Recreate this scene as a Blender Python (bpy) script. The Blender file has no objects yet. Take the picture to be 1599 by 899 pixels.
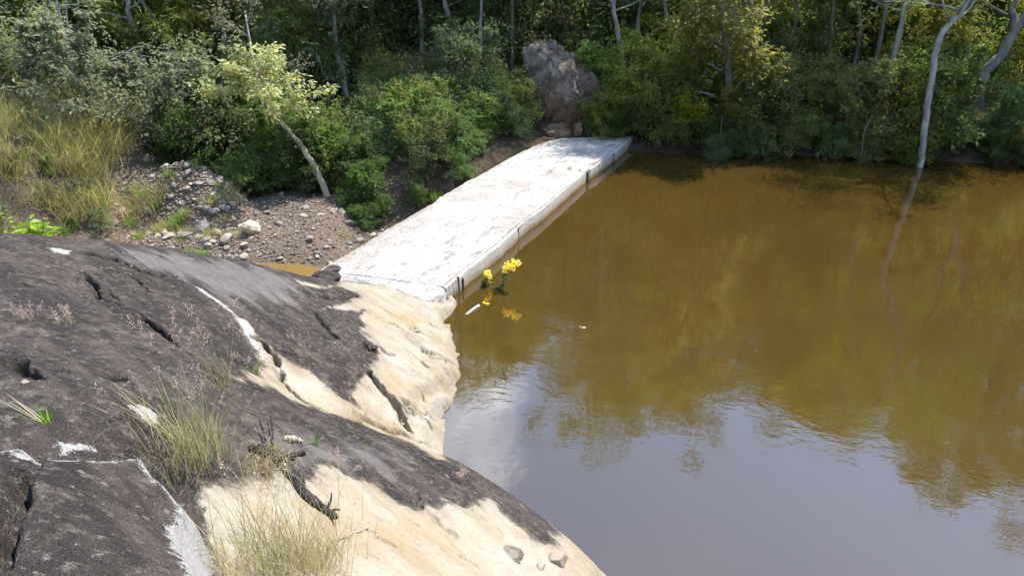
import bpy, math, random
import numpy as np
R = math.radians
rng = np.random.default_rng(7)
random.seed(7)
scene = bpy.context.scene
col = scene.collection

# ------------------------------------------------------------------ camera, sky, sun, exposure
CAM_Z, PITCH, FPX, CX, CY = 5.0, R(25), 1155.0, 799.5, 449.5
cam_d = bpy.data.cameras.new('camera')
cam_d.sensor_width = 36.0
cam_d.lens = 36.0 * FPX / 1599.0
cam_d.clip_start, cam_d.clip_end = 0.05, 2000
cam = bpy.data.objects.new('camera', cam_d)
cam.location = (0, 0, CAM_Z)
cam.rotation_euler = (R(90) - PITCH, 0, 0)
col.objects.link(cam)
scene.camera = cam

SUN_AZ, SUN_EL = R(52), R(63)          # azimuth from +Y towards +X
sun_dir = (math.sin(SUN_AZ) * math.cos(SUN_EL), math.cos(SUN_AZ) * math.cos(SUN_EL), math.sin(SUN_EL))
SKY_OFF = (13.29, 1.93, 2.63)
world = bpy.data.worlds.new('World')
scene.world = world
world.use_nodes = True
wn = world.node_tree
wn.nodes.clear()
w_out = wn.nodes.new('ShaderNodeOutputWorld')
w_bg = wn.nodes.new('ShaderNodeBackground')
w_sky = wn.nodes.new('ShaderNodeTexSky')
w_sky.sky_type = 'NISHITA'
w_sky.sun_disc = False
w_sky.sun_elevation = SUN_EL
w_sky.sun_rotation = SUN_AZ
w_sky.air_density = 1.0
w_sky.dust_density = 0.3
w_sky.ozone_density = 1.8
w_bg.inputs['Strength'].default_value = 0.15
# scattered fair-weather cloud all over the sky
w_tc = wn.nodes.new('ShaderNodeTexCoord')
w_no = wn.nodes.new('ShaderNodeTexNoise')
w_no.inputs['Scale'].default_value = 2.6
w_no.inputs['Detail'].default_value = 7
w_no.inputs['Roughness'].default_value = 0.55
w_no.inputs['Distortion'].default_value = 0.3
w_mr = wn.nodes.new('ShaderNodeMapRange')
w_mr.interpolation_type = 'SMOOTHSTEP'
w_mr.inputs['From Min'].default_value = 0.565
w_mr.inputs['From Max'].default_value = 0.80
w_mr.inputs['To Max'].default_value = 0.85
w_mx = wn.nodes.new('ShaderNodeMix')
w_mx.data_type = 'RGBA'
w_mx.inputs[7].default_value = (13.0, 13.2, 13.6, 1)
w_mp = wn.nodes.new('ShaderNodeMapping')
w_mp.inputs['Location'].default_value = SKY_OFF
wn.links.new(w_tc.outputs['Generated'], w_mp.inputs['Vector'])
wn.links.new(w_mp.outputs['Vector'], w_no.inputs['Vector'])
wn.links.new(w_no.outputs['Fac'], w_mr.inputs['Value'])
wn.links.new(w_mr.outputs['Result'], w_mx.inputs[0])
wn.links.new(w_sky.outputs['Color'], w_mx.inputs[6])
wn.links.new(w_mx.outputs[2], w_bg.inputs['Color'])
wn.links.new(w_bg.outputs['Background'], w_out.inputs['Surface'])

sun_l = bpy.data.lights.new('sun', 'SUN')
sun_l.energy = 2.3
sun_l.angle = R(0.53)
sun_l.color = (1.0, 0.95, 0.86)
sun = bpy.data.objects.new('sun', sun_l)
sun.location = (sun_dir[0] * 60, sun_dir[1] * 60, sun_dir[2] * 60)
import mathutils
sun.rotation_euler = mathutils.Vector(sun_dir).to_track_quat('Z', 'Y').to_euler()
col.objects.link(sun)

scene.view_settings.view_transform = 'Standard'
scene.view_settings.look = 'None'
scene.view_settings.gamma = 1.0
scene.view_settings.use_curve_mapping = False
scene.view_settings.exposure = 2.05
scene.cycles.max_bounces = 5
scene.cycles.diffuse_bounces = 3
scene.cycles.glossy_bounces = 3
scene.cycles.transmission_bounces = 2
scene.cycles.use_adaptive_sampling = True
scene.cycles.adaptive_threshold = 0.05
scene.cycles.use_denoising = True

# ------------------------------------------------------------------ helpers
def ray(px, py):
    u = (px - CX) / FPX
    v = (CY - py) / FPX
    c, s = math.cos(PITCH), math.sin(PITCH)
    return np.array([u, c + v * s, -s + v * c])
def atz(px, py, z):                        # pixel -> point on a level plane
    d = ray(px, py); t = (z - CAM_Z) / d[2]
    return np.array([d[0] * t, d[1] * t, z])
def aty(px, py, Y):                        # pixel -> point on an upright plane at distance Y
    d = ray(px, py); t = Y / d[1]
    return np.array([d[0] * t, Y, CAM_Z + d[2] * t])

_tab = np.random.default_rng(3).random((64, 64, 64)).astype(np.float32)
def vnoise(p):
    p = np.asarray(p, float)
    i = np.floor(p).astype(int); f = p - i
    f = f * f * f * (f * (f * 6 - 15) + 10)
    i0 = i & 63; i1 = (i + 1) & 63
    r = 0
    for a in (0, 1):
        for b in (0, 1):
            for c in (0, 1):
                w = (f[..., 0] if a else 1 - f[..., 0]) * (f[..., 1] if b else 1 - f[..., 1]) * (f[..., 2] if c else 1 - f[..., 2])
                r = r + w * _tab[(i1 if a else i0)[..., 0], (i1 if b else i0)[..., 1], (i1 if c else i0)[..., 2]]
    return r * 2 - 1
def fbm(p, oct=4, gain=0.5):
    p = np.asarray(p, float); r = 0; a = 1; s = 0
    for k in range(oct):
        r = r + a * vnoise(p * 2.03 ** k + 17.3 * k); s += a; a *= gain
    return r / s
def fbm2(x, y, sc, oct=4, z=0.0, gain=0.5):
    return fbm(np.stack([x * sc, y * sc, np.zeros_like(x) + z], -1), oct, gain)
def sstep(a, b, x):
    t = np.clip((x - a) / (b - a), 0, 1)
    return t * t * (3 - 2 * t)

def mesh_np(name, verts, faces, smooth=True):
    me = bpy.data.meshes.new(name)
    verts = np.asarray(verts, np.float32).reshape(-1, 3)
    if isinstance(faces, np.ndarray):
        n, k = faces.shape
        me.vertices.add(len(verts)); me.vertices.foreach_set('co', verts.ravel())
        me.loops.add(n * k); me.loops.foreach_set('vertex_index', faces.astype(np.int32).ravel())
        me.polygons.add(n)
        me.polygons.foreach_set('loop_start', np.arange(0, n * k, k, dtype=np.int32))
        me.update(calc_edges=True)
    else:
        me.from_pydata(verts.tolist(), [], faces)
    me.validate()
    me.polygons.foreach_set('use_smooth', np.full(len(me.polygons), smooth))
    me.update()
    return me
def add_attr(me, name, vals, dom='POINT'):
    a = me.attributes.new(name, 'FLOAT', dom)
    a.data.foreach_set('value', np.asarray(vals, np.float32).ravel())
def link(name, me, mat=None, parent=None, loc=None):
    o = bpy.data.objects.new(name, me)
    if me is not None and mat is not None and not me.materials:
        me.materials.append(mat)
    col.objects.link(o)
    if parent is not None: o.parent = parent
    if loc is not None: o.location = loc
    return o
def tag(o, label=None, cat=None, group=None, kind=None):
    if label: o['label'] = label
    if cat: o['category'] = cat
    if group: o['group'] = group
    if kind: o['kind'] = kind
    return o
def empty(name, loc, rz=0.0, sc=1.0):
    o = bpy.data.objects.new(name, None)
    o.location = loc; o.rotation_euler = (0, 0, rz); o.scale = (sc, sc, sc)
    o.empty_display_size = 0.2
    col.objects.link(o)
    return o
def copy_tree(o, parent=None):
    c = o.copy(); col.objects.link(c); c.parent = parent
    for ch in list(o.children): copy_tree(ch, c)
    return c

class MB:
    def __init__(s): s.v = []; s.f = []; s.n = 0
    def add(s, v, f):
        v = np.asarray(v, float)
        s.v.append(v); s.f += [tuple(i + s.n for i in q) for q in f]; s.n += len(v)
    def mesh(s, name, smooth=True): return mesh_np(name, np.concatenate(s.v), s.f, smooth)
    def tube(s, path, radii, seg=7):
        path = np.asarray(path, float); n = len(path)
        radii = np.broadcast_to(np.asarray(radii, float), (n,))
        tan = np.gradient(path, axis=0); tan /= np.linalg.norm(tan, axis=1)[:, None] + 1e-9
        ref = np.array([0.3, 0.2, 1.0]) if abs(tan[0][2]) < 0.8 else np.array([1.0, 0.2, 0.1])
        vs = []
        for k in range(n):
            a = np.cross(tan[k], ref); a /= np.linalg.norm(a) + 1e-9
            b = np.cross(tan[k], a)
            for j in range(seg):
                t = 2 * math.pi * j / seg
                vs.append(path[k] + radii[k] * (math.cos(t) * a + math.sin(t) * b))
        fs = []
        for k in range(n - 1):
            for j in range(seg):
                q = (j + 1) % seg
                fs.append((k * seg + j, k * seg + q, (k + 1) * seg + q, (k + 1) * seg + j))
        fs.append(tuple(range(seg - 1, -1, -1))); fs.append(tuple((n - 1) * seg + j for j in range(seg)))
        s.add(vs, fs)
    def box(s, c, h, rz=0.0):
        v = np.array([[x, y, z] for x in (-1, 1) for y in (-1, 1) for z in (-1, 1)], float) * h
        cz, sz = math.cos(rz), math.sin(rz)
        v = np.stack([v[:, 0] * cz - v[:, 1] * sz, v[:, 0] * sz + v[:, 1] * cz, v[:, 2]], 1) + c
        s.add(v, [(0, 1, 3, 2), (4, 6, 7, 5), (0, 4, 5, 1), (2, 3, 7, 6), (0, 2, 6, 4), (1, 5, 7, 3)])
def smooth_path(pts, n=None):
    pts = np.asarray(pts, float); m = len(pts)
    n = n or m * 4
    t = np.linspace(0, m - 1, n); out = []
    for q in t:
        i = min(int(q), m - 2); f = q - i
        p0, p1, p2, p3 = pts[max(i - 1, 0)], pts[i], pts[i + 1], pts[min(i + 2, m - 1)]
        out.append(0.5 * (2 * p1 + (p2 - p0) * f + (2 * p0 - 5 * p1 + 4 * p2 - p3) * f * f + (3 * p1 - p0 - 3 * p2 + p3) * f ** 3))
    return np.array(out)

# ------------------------------------------------------------------ materials
class G:                                    # tiny node-graph helper
    def __init__(s, name):
        s.m = bpy.data.materials.new(name); s.m.use_nodes = True
        s.t = s.m.node_tree; s.t.nodes.clear()
        s.out = s.t.nodes.new('ShaderNodeOutputMaterial')
    def n(s, typ, ins=None, **props):
        nd = s.t.nodes.new(typ)
        for k, v in props.items(): setattr(nd, k, v)
        for k, v in (ins or {}).items(): s.set(nd, k, v)
        return nd
    def set(s, nd, k, v):
        sock = nd.inputs[k]
        if isinstance(v, bpy.types.NodeSocket): s.t.links.new(v, sock)
        elif isinstance(v, tuple) and len(v) == 3 and sock.type == 'RGBA': sock.default_value = (*v, 1)
        else: sock.default_value = v
    def pos(s, scale=(1, 1, 1), rot=(0, 0, 0), obj=False):
        if obj: src = s.n('ShaderNodeTexCoord').outputs['Object']
        else: src = s.n('ShaderNodeNewGeometry').outputs['Position']
        if rot != (0, 0, 0): src = s.n('ShaderNodeMapping', {'Vector': src, 'Rotation': rot}).outputs['Vector']
        return s.n('ShaderNodeMapping', {'Vector': src, 'Scale': scale}).outputs['Vector']
    def noise(s, vec, sc, det=4, rough=0.55, dist=0.0):
        return s.n('ShaderNodeTexNoise', {'Vector': vec, 'Scale': sc, 'Detail': det, 'Roughness': rough, 'Distortion': dist}).outputs['Fac']
    def mr(s, v, a, b, c=0.0, d=1.0, smooth=True):
        nd = s.n('ShaderNodeMapRange', {'Value': v, 'From Min': a, 'From Max': b, 'To Min': c, 'To Max': d})
        if smooth: nd.interpolation_type = 'SMOOTHSTEP'
        return nd.outputs['Result']
    def mix(s, f, a, b, mode='MIX'):
        nd = s.n('ShaderNodeMix', data_type='RGBA', blend_type=mode)
        s.set(nd, 0, f); s.set(nd, 6, a); s.set(nd, 7, b)
        return nd.outputs[2]
    def ma(s, op, a, b=0.0, c=0.0):
        nd = s.n('ShaderNodeMath', operation=op)
        s.set(nd, 0, a); s.set(nd, 1, b); s.set(nd, 2, c)
        return nd.outputs[0]
    def attr(s, name): return s.n('ShaderNodeAttribute', attribute_name=name).outputs['Fac']
    def bump(s, h, strength, dist, normal=None):
        ins = {'Height': h, 'Strength': strength, 'Distance': dist}
        if normal is not None: ins['Normal'] = normal
        return s.n('ShaderNodeBump', ins).outputs['Normal']
    def pbsdf(s, color, rough=0.8, normal=None, spec=0.3, **kw):
        ins = {'Base Color': color, 'Roughness': rough, 'Specular IOR Level': spec}
        ins.update(kw)
        if normal is not None: ins['Normal'] = normal
        return s.n('ShaderNodeBsdfPrincipled', ins).outputs[0]
    def done(s, sh):
        s.t.links.new(sh, s.out.inputs['Surface']); return s.m

def m_leaf(name, ca, cb, trans=0.52, rough=0.45, dry=(0.19, 0.13, 0.04), dryamt=0.05, spec=0.3):
    g = G(name)
    t = g.attr('tint')
    rnd = g.n('ShaderNodeObjectInfo').outputs['Random']
    c = g.mix(t, ca, cb)
    c = g.mix(g.mr(t, 0.95, 0.97, 0.0, min(1.0, dryamt * 9)), c, dry)
    hs = g.n('ShaderNodeHueSaturation', {'Hue': g.ma('MULTIPLY_ADD', rnd, 0.03, 0.485), 'Saturation': g.ma('MULTIPLY_ADD', rnd, 0.3, 0.8),
                                         'Value': g.ma('MULTIPLY_ADD', rnd, 0.5, 0.95), 'Color': c}).outputs[0]
    p = g.pbsdf(hs, rough, None, spec)
    tl = g.n('ShaderNodeHueSaturation', {'Value': 2.1, 'Saturation': 1.05, 'Color': hs}).outputs[0]          # light coming through the blade is yellower and stronger
    tr = g.n('ShaderNodeBsdfTranslucent', {'Color': g.mix(0.6, tl, (1.0, 0.95, 0.35), 'MULTIPLY')}).outputs[0]
    tr2 = g.n('ShaderNodeBsdfTranslucent', {'Color': tl}).outputs[0]
    a = g.n('ShaderNodeMixShader', {0: 0.5, 1: tr, 2: tr2}).outputs[0]
    return g.done(g.n('ShaderNodeMixShader', {0: trans, 1: p, 2: a}).outputs[0])
LEAF = {
    'dark':   m_leaf('leaf_dark_green', (0.042, 0.076, 0.020), (0.098, 0.150, 0.036)),
    'mid':    m_leaf('leaf_mid_green', (0.062, 0.095, 0.026), (0.145, 0.185, 0.050)),
    'blue':   m_leaf('leaf_bluish_green', (0.056, 0.098, 0.038), (0.140, 0.196, 0.074), dryamt=0.03),
    'olive':  m_leaf('leaf_olive', (0.080, 0.098, 0.028), (0.190, 0.205, 0.064), dryamt=0.08),
    'yellow': m_leaf('leaf_yellow_green', (0.095, 0.118, 0.018), (0.260, 0.250, 0.034), dryamt=0.10, dry=(0.34, 0.24, 0.02)),
    'grey':   m_leaf('leaf_grey_green', (0.086, 0.103, 0.057), (0.184, 0.196, 0.121), dryamt=0.05),
    'fresh':  m_leaf('leaf_fresh_green', (0.060, 0.130, 0.016), (0.150, 0.240, 0.030), dryamt=0.02),
    'sunlit': m_leaf('leaf_pale_waxy', (0.140, 0.155, 0.060), (0.350, 0.345, 0.180), rough=0.4, spec=0.4, dryamt=0.10, dry=(0.32, 0.18, 0.03)),
    'bright': m_leaf('leaf_bright_lime', (0.100, 0.190, 0.012), (0.300, 0.380, 0.020), trans=0.5, dryamt=0.0),
    'straw':  m_leaf('leaf_dry_straw', (0.165, 0.130, 0.066), (0.350, 0.285, 0.155), trans=0.3, dryamt=0.0),
    'grass':  m_leaf('leaf_grass_green', (0.100, 0.128, 0.034), (0.270, 0.262, 0.095), trans=0.35, dryamt=0.2, dry=(0.40, 0.31, 0.14)),
    'pink':   m_leaf('seed_head_pink', (0.30, 0.20, 0.19), (0.50, 0.37, 0.34), trans=0.4, dryamt=0.0),
    'petal':  m_leaf('petal_yellow', (0.80, 0.60, 0.004), (0.92, 0.76, 0.008), trans=0.35, dryamt=0.0),
}
def m_bark(name, ca, cb, sc=9.0):
    g = G(name)
    p = g.pos((1, 1, 0.22))
    n1 = g.noise(p, sc, 5, 0.65); n2 = g.noise(g.pos(), 2.3, 3)
    c = g.mix(g.mr(n1, 0.35, 0.68), ca, cb)
    c = g.mix(g.mr(n2, 0.52, 0.68, 0, 0.55), c, tuple(0.45 * x for x in ca))
    return g.done(g.pbsdf(c, 0.9, g.bump(n1, 0.6, 0.02), 0.2))
BARK = {
    'brown': m_bark('bark_brown', (0.09, 0.068, 0.045), (0.20, 0.155, 0.105)),
    'grey':  m_bark('bark_grey', (0.15, 0.14, 0.125), (0.31, 0.29, 0.26)),
    'pale':  m_bark('bark_pale', (0.26, 0.25, 0.23), (0.46, 0.44, 0.41)),
    'dark':  m_bark('bark_dark', (0.035, 0.028, 0.022), (0.085, 0.068, 0.05)),
    'char':  m_bark('bark_charred', (0.008, 0.007, 0.007), (0.05, 0.043, 0.038), 30),
    'dead':  m_bark('bark_bleached', (0.36, 0.30, 0.20), (0.55, 0.48, 0.35), 20),
}
def m_rock():
    g = G('weathered_gneiss')
    p = g.pos()
    cr = g.attr('cream'); wh = g.attr('bare'); pl = g.attr('pale'); og = g.attr('ochre')
    ps = g.pos((0.20, 1.0, 0.6), (0, 0, R(40)))          # grain of the foliation
    n_f = g.noise(ps, 5, 4, 0.55, 0.3); n_g = g.noise(ps, 24, 4, 0.6)
    n_m = g.noise(p, 1.9, 5, 0.6); n_s = g.noise(p, 75, 3, 0.65); n_e = g.noise(p, 4.5, 6, 0.62); n_b = g.noise(p, 15, 6, 0.74)
    # dark lichen crust
    n_l = g.noise(p, 0.9, 4, 0.6, 0.4); n_k = g.noise(p, 5.0, 5, 0.7)
    dk = g.mix(g.mr(n_m, 0.36, 0.64), (0.022, 0.0155, 0.0138), (0.068, 0.050, 0.043))
    dk = g.mix(g.mr(n_l, 0.40, 0.62, 0.7, 0.0), dk, (0.018, 0.0145, 0.014))
    dk = g.mix(g.mr(n_f, 0.42, 0.68, 0, 0.8), dk, (0.118, 0.090, 0.076))
    dk = g.mix(g.ma('MULTIPLY', g.mr(n_k, 0.50, 0.64, 0, 0.85), g.mr(n_l, 0.38, 0.60, 0.2, 1.0)), dk, (0.185, 0.147, 0.114))
    dk = g.mix(g.mr(n_b, 0.52, 0.66, 0, 0.75), dk, (0.24, 0.205, 0.165))
    dk = g.mix(g.mr(g.noise(p, 30, 5, 0.7), 0.61, 0.70, 0, 0.85), dk, (0.36, 0.32, 0.27))
    dk = g.mix(g.mr(n_b, 0.34, 0.47, 0.9, 0.0), dk, (0.012, 0.0095, 0.009))
    dk = g.mix(0.22, dk, (0.012, 0.010, 0.010))
    vo = g.n('ShaderNodeTexVoronoi', {'Vector': g.pos(), 'Scale': 11.0, 'Randomness': 1.0}); vr = g.n('ShaderNodeSeparateColor', {0: vo.outputs['Color']}).outputs
    disc = g.ma('MULTIPLY', g.mr(g.ma('ADD', vo.outputs['Distance'], g.ma('MULTIPLY', g.noise(p, 70, 3), 0.25)), 0.34, 0.22), g.mr(vr[0], 0.70, 0.74))
    dk = g.mix(g.ma('MULTIPLY', disc, 0.75), dk, (0.26, 0.245, 0.215))
    n_h = g.noise(p, 190, 2, 0.6)
    dk = g.mix(g.mr(n_h, 0.36, 0.64, 0.0, 1.0), g.mix(0.55, dk, (0.008, 0.0065, 0.006)), g.mix(0.12, dk, (0.26, 0.22, 0.18)))
    pf = g.mr(g.ma('ADD', pl, g.ma('MULTIPLY', g.ma('SUBTRACT', n_f, 0.5), 2.2)), -0.25, 0.45, 0, 0.5)
    dk = g.mix(pf, dk, g.mix(n_g, (0.12, 0.105, 0.098), (0.30, 0.27, 0.245)))
    # bare washed stone
    cm = g.mix(g.mr(n_f, 0.30, 0.70), (0.256, 0.200, 0.124), (0.312, 0.270, 0.205))
    cm = g.mix(g.mr(n_m, 0.48, 0.68, 0, 0.85), cm, (0.330, 0.288, 0.226))
    oc = g.mr(g.ma('ADD', og, g.ma('MULTIPLY', g.ma('SUBTRACT', n_e, 0.5), 1.3)), -0.1, 0.6, 0, 0.8)
    cm = g.mix(oc, cm, g.mix(n_f, (0.265, 0.180, 0.088), (0.316, 0.236, 0.128)))
    cm = g.mix(g.mr(n_g, 0.55, 0.72, 0, 0.45), cm, (0.20, 0.155, 0.105))
    cm = g.mix(g.mr(g.noise(p, 38, 3, 0.6), 0.68, 0.74, 0, 0.7), cm, (0.10, 0.08, 0.06))
    cm = g.mix(g.mr(n_h, 0.30, 0.46, 0.5, 0.0), cm, (0.20, 0.165, 0.125))
    e = g.ma('MULTIPLY', g.ma('SUBTRACT', n_e, 0.5), 0.34)
    e = g.ma('ADD', e, g.ma('MULTIPLY', g.ma('SUBTRACT', n_f, 0.5), 0.22))
    e = g.ma('ADD', e, g.ma('MULTIPLY', g.ma('SUBTRACT', n_b, 0.5), 0.10))
    f = g.mr(g.ma('ADD', cr, e), -0.03, 0.045)
    c = g.mix(f, dk, cm)
    c = g.mix(g.ma('MULTIPLY', f, g.mr(g.ma('ADD', cr, g.ma('MULTIPLY', e, 1.5)), 0.02, 0.16, 0.45, 0.0)), c, (0.16, 0.13, 0.10))
    fw = g.mr(g.ma('ADD', wh, g.ma('MULTIPLY', g.ma('ADD', g.ma('SUBTRACT', n_b, 0.5), g.ma('MULTIPLY', g.ma('SUBTRACT', n_h, 0.5), 0.5)), 0.14)), -0.006, 0.012)
    c = g.mix(fw, c, g.mix(n_b, (0.27, 0.25, 0.225), (0.42, 0.40, 0.37)))
    dm = g.attr('damp')
    c = g.mix(g.mr(dm, 0, 1, 0, 0.6), c, g.mix(0.75, c, (0.16, 0.12, 0.07)))
    hd = g.ma('ADD', g.ma('ADD', g.ma('MULTIPLY', n_s, 0.55), g.ma('MULTIPLY', n_h, 0.25)), g.ma('ADD', g.ma('MULTIPLY', n_g, 0.7), g.ma('MULTIPLY', n_b, 1.5)))
    fl = g.ma('DIVIDE', g.ma('FLOOR', g.ma('MULTIPLY', g.ma('ADD', n_e, g.ma('MULTIPLY', n_f, 0.6)), 11.0)), 11.0)      # sheets flaking off
    hc = g.ma('ADD', g.ma('MULTIPLY', n_g, 0.35), g.ma('ADD', g.ma('MULTIPLY', n_b, 0.5), g.ma('MULTIPLY', fl, 4.2)))
    hm = g.n('ShaderNodeMix', {0: f, 2: hd, 3: hc}, data_type='FLOAT').outputs[0]
    nb = g.bump(hm, 0.9, 0.026)
    return g.done(g.pbsdf(c, g.mr(f, 0, 1, 0.88, 0.75), nb, 0.15))
M_ROCK = m_rock()
def m_stone(name, ca, cb, cc, sc=7.0):
    g = G(name)
    p = g.pos()
    rnd = g.n('ShaderNodeObjectInfo').outputs['Random']
    c = g.mix(g.mr(g.noise(p, sc, 5, 0.65), 0.35, 0.68), ca, cb)
    c = g.mix(g.mr(g.noise(p, sc * 0.35, 4), 0.5, 0.66), c, cc)
    c = g.n('ShaderNodeHueSaturation', {'Value': g.ma('MULTIPLY_ADD', rnd, 0.8, 0.6), 'Saturation': g.ma('MULTIPLY_ADD', rnd, 0.6, 0.6), 'Color': c}).outputs[0]
    return g.done(g.pbsdf(c, 0.9, g.bump(g.noise(p, sc * 5, 5, 0.7), 0.5, 0.01), 0.2))
M_STONE = m_stone('river_stone', (0.20, 0.17, 0.13), (0.34, 0.29, 0.23), (0.26, 0.19, 0.11))
def m_cliff():
    g = G('cliff_stone')
    p = g.pos(); ps = g.pos((0.45, 1, 1.3), (0, R(52), R(15)))
    n1 = g.noise(ps, 3.2, 6, 0.65); n2 = g.noise(ps, 11, 5, 0.7); n3 = g.noise(p, 1.3, 4)
    c = g.mix(g.mr(n1, 0.36, 0.66), (0.125, 0.098, 0.072), (0.30, 0.245, 0.185))
    z = g.n('ShaderNodeSeparateXYZ', {0: g.n('ShaderNodeNewGeometry').outputs['Position']}).outputs[2]
    low = g.mr(g.ma('ADD', z, g.ma('MULTIPLY', n3, 1.6)), 1.3, 2.5, 1.0, 0.0)
    c = g.mix(g.ma('MULTIPLY', low, g.mr(n1, 0.3, 0.6, 0.3, 0.9)), c, g.mix(n2, (0.17, 0.085, 0.04), (0.34, 0.21, 0.11)))
    c = g.mix(g.mr(n2, 0.56, 0.70, 0, 0.9), c, (0.035, 0.032, 0.032))
    return g.done(g.pbsdf(c, 0.9, g.bump(g.ma('ADD', n2, n1), 0.9, 0.08), 0.2))
M_CLIFF = m_cliff()
def m_soil():
    g = G('bank_soil')
    p = g.pos()
    n1 = g.noise(p, 3.0, 6, 0.65); n2 = g.noise(p, 22, 5, 0.7); n3 = g.noise(p, 0.5, 3)
    gr = g.attr('gravelly')
    c = g.mix(g.mr(n1, 0.33, 0.68), (0.034, 0.024, 0.014), (0.092, 0.066, 0.042))
    c2 = g.mix(g.mr(n2, 0.32, 0.66), (0.075, 0.052, 0.036), (0.19, 0.145, 0.105))
    c2 = g.mix(g.mr(n1, 0.46, 0.66, 0, 0.75), c2, (0.13, 0.08, 0.045))
    c = g.mix(gr, c, c2)
    c = g.mix(g.mr(n3, 0.52, 0.66, 0, 0.4), c, (0.05, 0.055, 0.02))
    return g.done(g.pbsdf(c, 0.95, g.bump(g.ma('ADD', n2, n1), 0.8, 0.05), 0.15))
M_SOIL = m_soil()
def m_water(name, base, wave=1.0):
    g = G(name)
    p1 = g.pos((1, 1.0, 1)); 
    w = g.ma('ADD', g.ma('MULTIPLY', g.noise(p1, 1.3, 3, 0.5, 0.4), 1.0), g.ma('MULTIPLY', g.noise(g.pos((0.8, 1.5, 1), (0, 0, R(18))), 7.5, 3, 0.5, 0.5), 0.24))
    ca = g.mr(g.noise(g.pos(), 0.32, 3, 0.5), 0.40, 0.66)                # cat's-paws: calm and ruffled areas
    h = g.ma('MULTIPLY', w, g.ma('MULTIPLY_ADD', ca, 0.9, 0.35))
    nb = g.bump(h, 1.0, 0.0062 * wave)
    mud = g.mix(g.mr(g.noise(g.pos(), 0.25, 3), 0.35, 0.65), base, tuple(0.86 * x for x in base))
    d = g.pbsdf(mud, 0.015, nb, 0.5, IOR=1.82)
    return g.done(d)
M_WATER = m_water('muddy_water', (0.051, 0.0298, 0.0060))
M_PUDDLE = m_water('puddle_water', (0.20, 0.125, 0.042), 0.3)
def m_concrete(name, stain=False):
    g = G(name)
    p = g.pos()
    n1 = g.noise(p, 2.2, 5, 0.6); n2 = g.noise(p, 16, 6, 0.72); n3 = g.noise(p, 70, 3, 0.7)
    k = 0.95 if stain else 0.92
    c = g.mix(g.mr(n1, 0.35, 0.68), (0.43 * k, 0.41 * k, 0.375 * k), (0.56 * k, 0.54 * k, 0.51 * k))
    c = g.mix(g.mr(g.noise(p, 5.5, 5, 0.7), 0.50, 0.66, 0, 0.55), c, (0.34 * k, 0.315 * k, 0.27 * k))
    c = g.mix(g.mr(n2, 0.53, 0.64, 0, 0.75), c, (0.20 * k, 0.18 * k, 0.145 * k))
    # trampled mortar streaks along the deck
    s = g.noise(g.pos((0.28, 1.0, 1), (0, 0, R(-66))), 6.0, 6, 0.72)
    c = g.mix(g.mr(s, 0.53, 0.66, 0, 0.75), c, (0.22 * k, 0.19 * k, 0.145 * k))
    c = g.mix(g.mr(g.noise(p, 34, 4, 0.7), 0.58, 0.66, 0, 0.8), c, (0.12 * k, 0.10 * k, 0.08 * k))
    if stain:
        z = g.n('ShaderNodeSeparateXYZ', {0: g.n('ShaderNodeNewGeometry').outputs['Position']}).outputs[2]
        zz = g.ma('ADD', z, g.ma('MULTIPLY', g.ma('SUBTRACT', g.noise(p, 4, 5, 0.6), 0.5), 0.14))
        c = g.mix(0.5, c, (0.52, 0.46, 0.36))
        c = g.mix(g.mr(zz, 0.02, 0.17, 0.8, 0.0), c, (0.36, 0.24, 0.10))
        c = g.mix(g.mr(zz, -0.02, 0.06, 0.75, 0.0), c, (0.10, 0.065, 0.025))
    else:
        wd = g.attr('worn')
        c = g.mix(g.ma('MULTIPLY', wd, g.mr(n2, 0.35, 0.6, 0.2, 0.8)), c, (0.24, 0.175, 0.095))
    nb = g.bump(g.ma('ADD', g.ma('MULTIPLY', n3, 0.5), g.ma('ADD', n2, g.noise(p, 34, 4, 0.7))), 0.9, 0.03)
    return g.done(g.pbsdf(c, 0.9, nb, 0.2))
M_DECK = m_concrete('deck_concrete')
M_FACE = m_concrete('face_concrete', stain=True)
# ------------------------------------------------------------------ plan of the place (metres)
RES = np.array([(-2.2, 9.6), (2.0, 19.45), (3.4, 19.3), (5.5, 19.05), (8.0, 18.85), (10.5, 18.5), (12.7, 17.95), (15.5, 16.6), (19, 13.5), (24, 7), (27, -5),
                (22, -18), (8, -20), (4, -10), (2.5, -3), (0.5, 1), (-1.2, 5)])
BED = np.array([(-1.0, 9.0), (2.6, 19.4), (0.7, 19.2), (-1.3, 17.8), (-3.2, 17.4), (-4.0, 19.0), (-5.6, 19.6), (-7.6, 19.5), (-8.7, 18.2), (-9.6, 16.6),
                (-10.4, 14.8), (-12, 12.5), (-14, 9), (-10, 8), (-6, 8.5), (-3, 9)])
def poly_sd(x, y, P):                      # positive inside
    best = np.full(x.shape, 1e9); ins = np.zeros(x.shape, bool)
    n = len(P)
    for i in range(n):
        ax, ay = P[i][0], P[i][1]; bx, by = P[(i + 1) % n][0], P[(i + 1) % n][1]
        dx, dy = bx - ax, by - ay
        t = np.clip(((x - ax) * dx + (y - ay) * dy) / (dx * dx + dy * dy + 1e-12), 0, 1)
        best = np.minimum(best, (x - ax - t * dx) ** 2 + (y - ay - t * dy) ** 2)
        c = ((ay > y) != (by > y)) & (x < (bx - ax) * (y - ay) / (by - ay + 1e-12) + ax)
        ins ^= c
    d = np.sqrt(best)
    return np.where(ins, d, -d)
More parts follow.
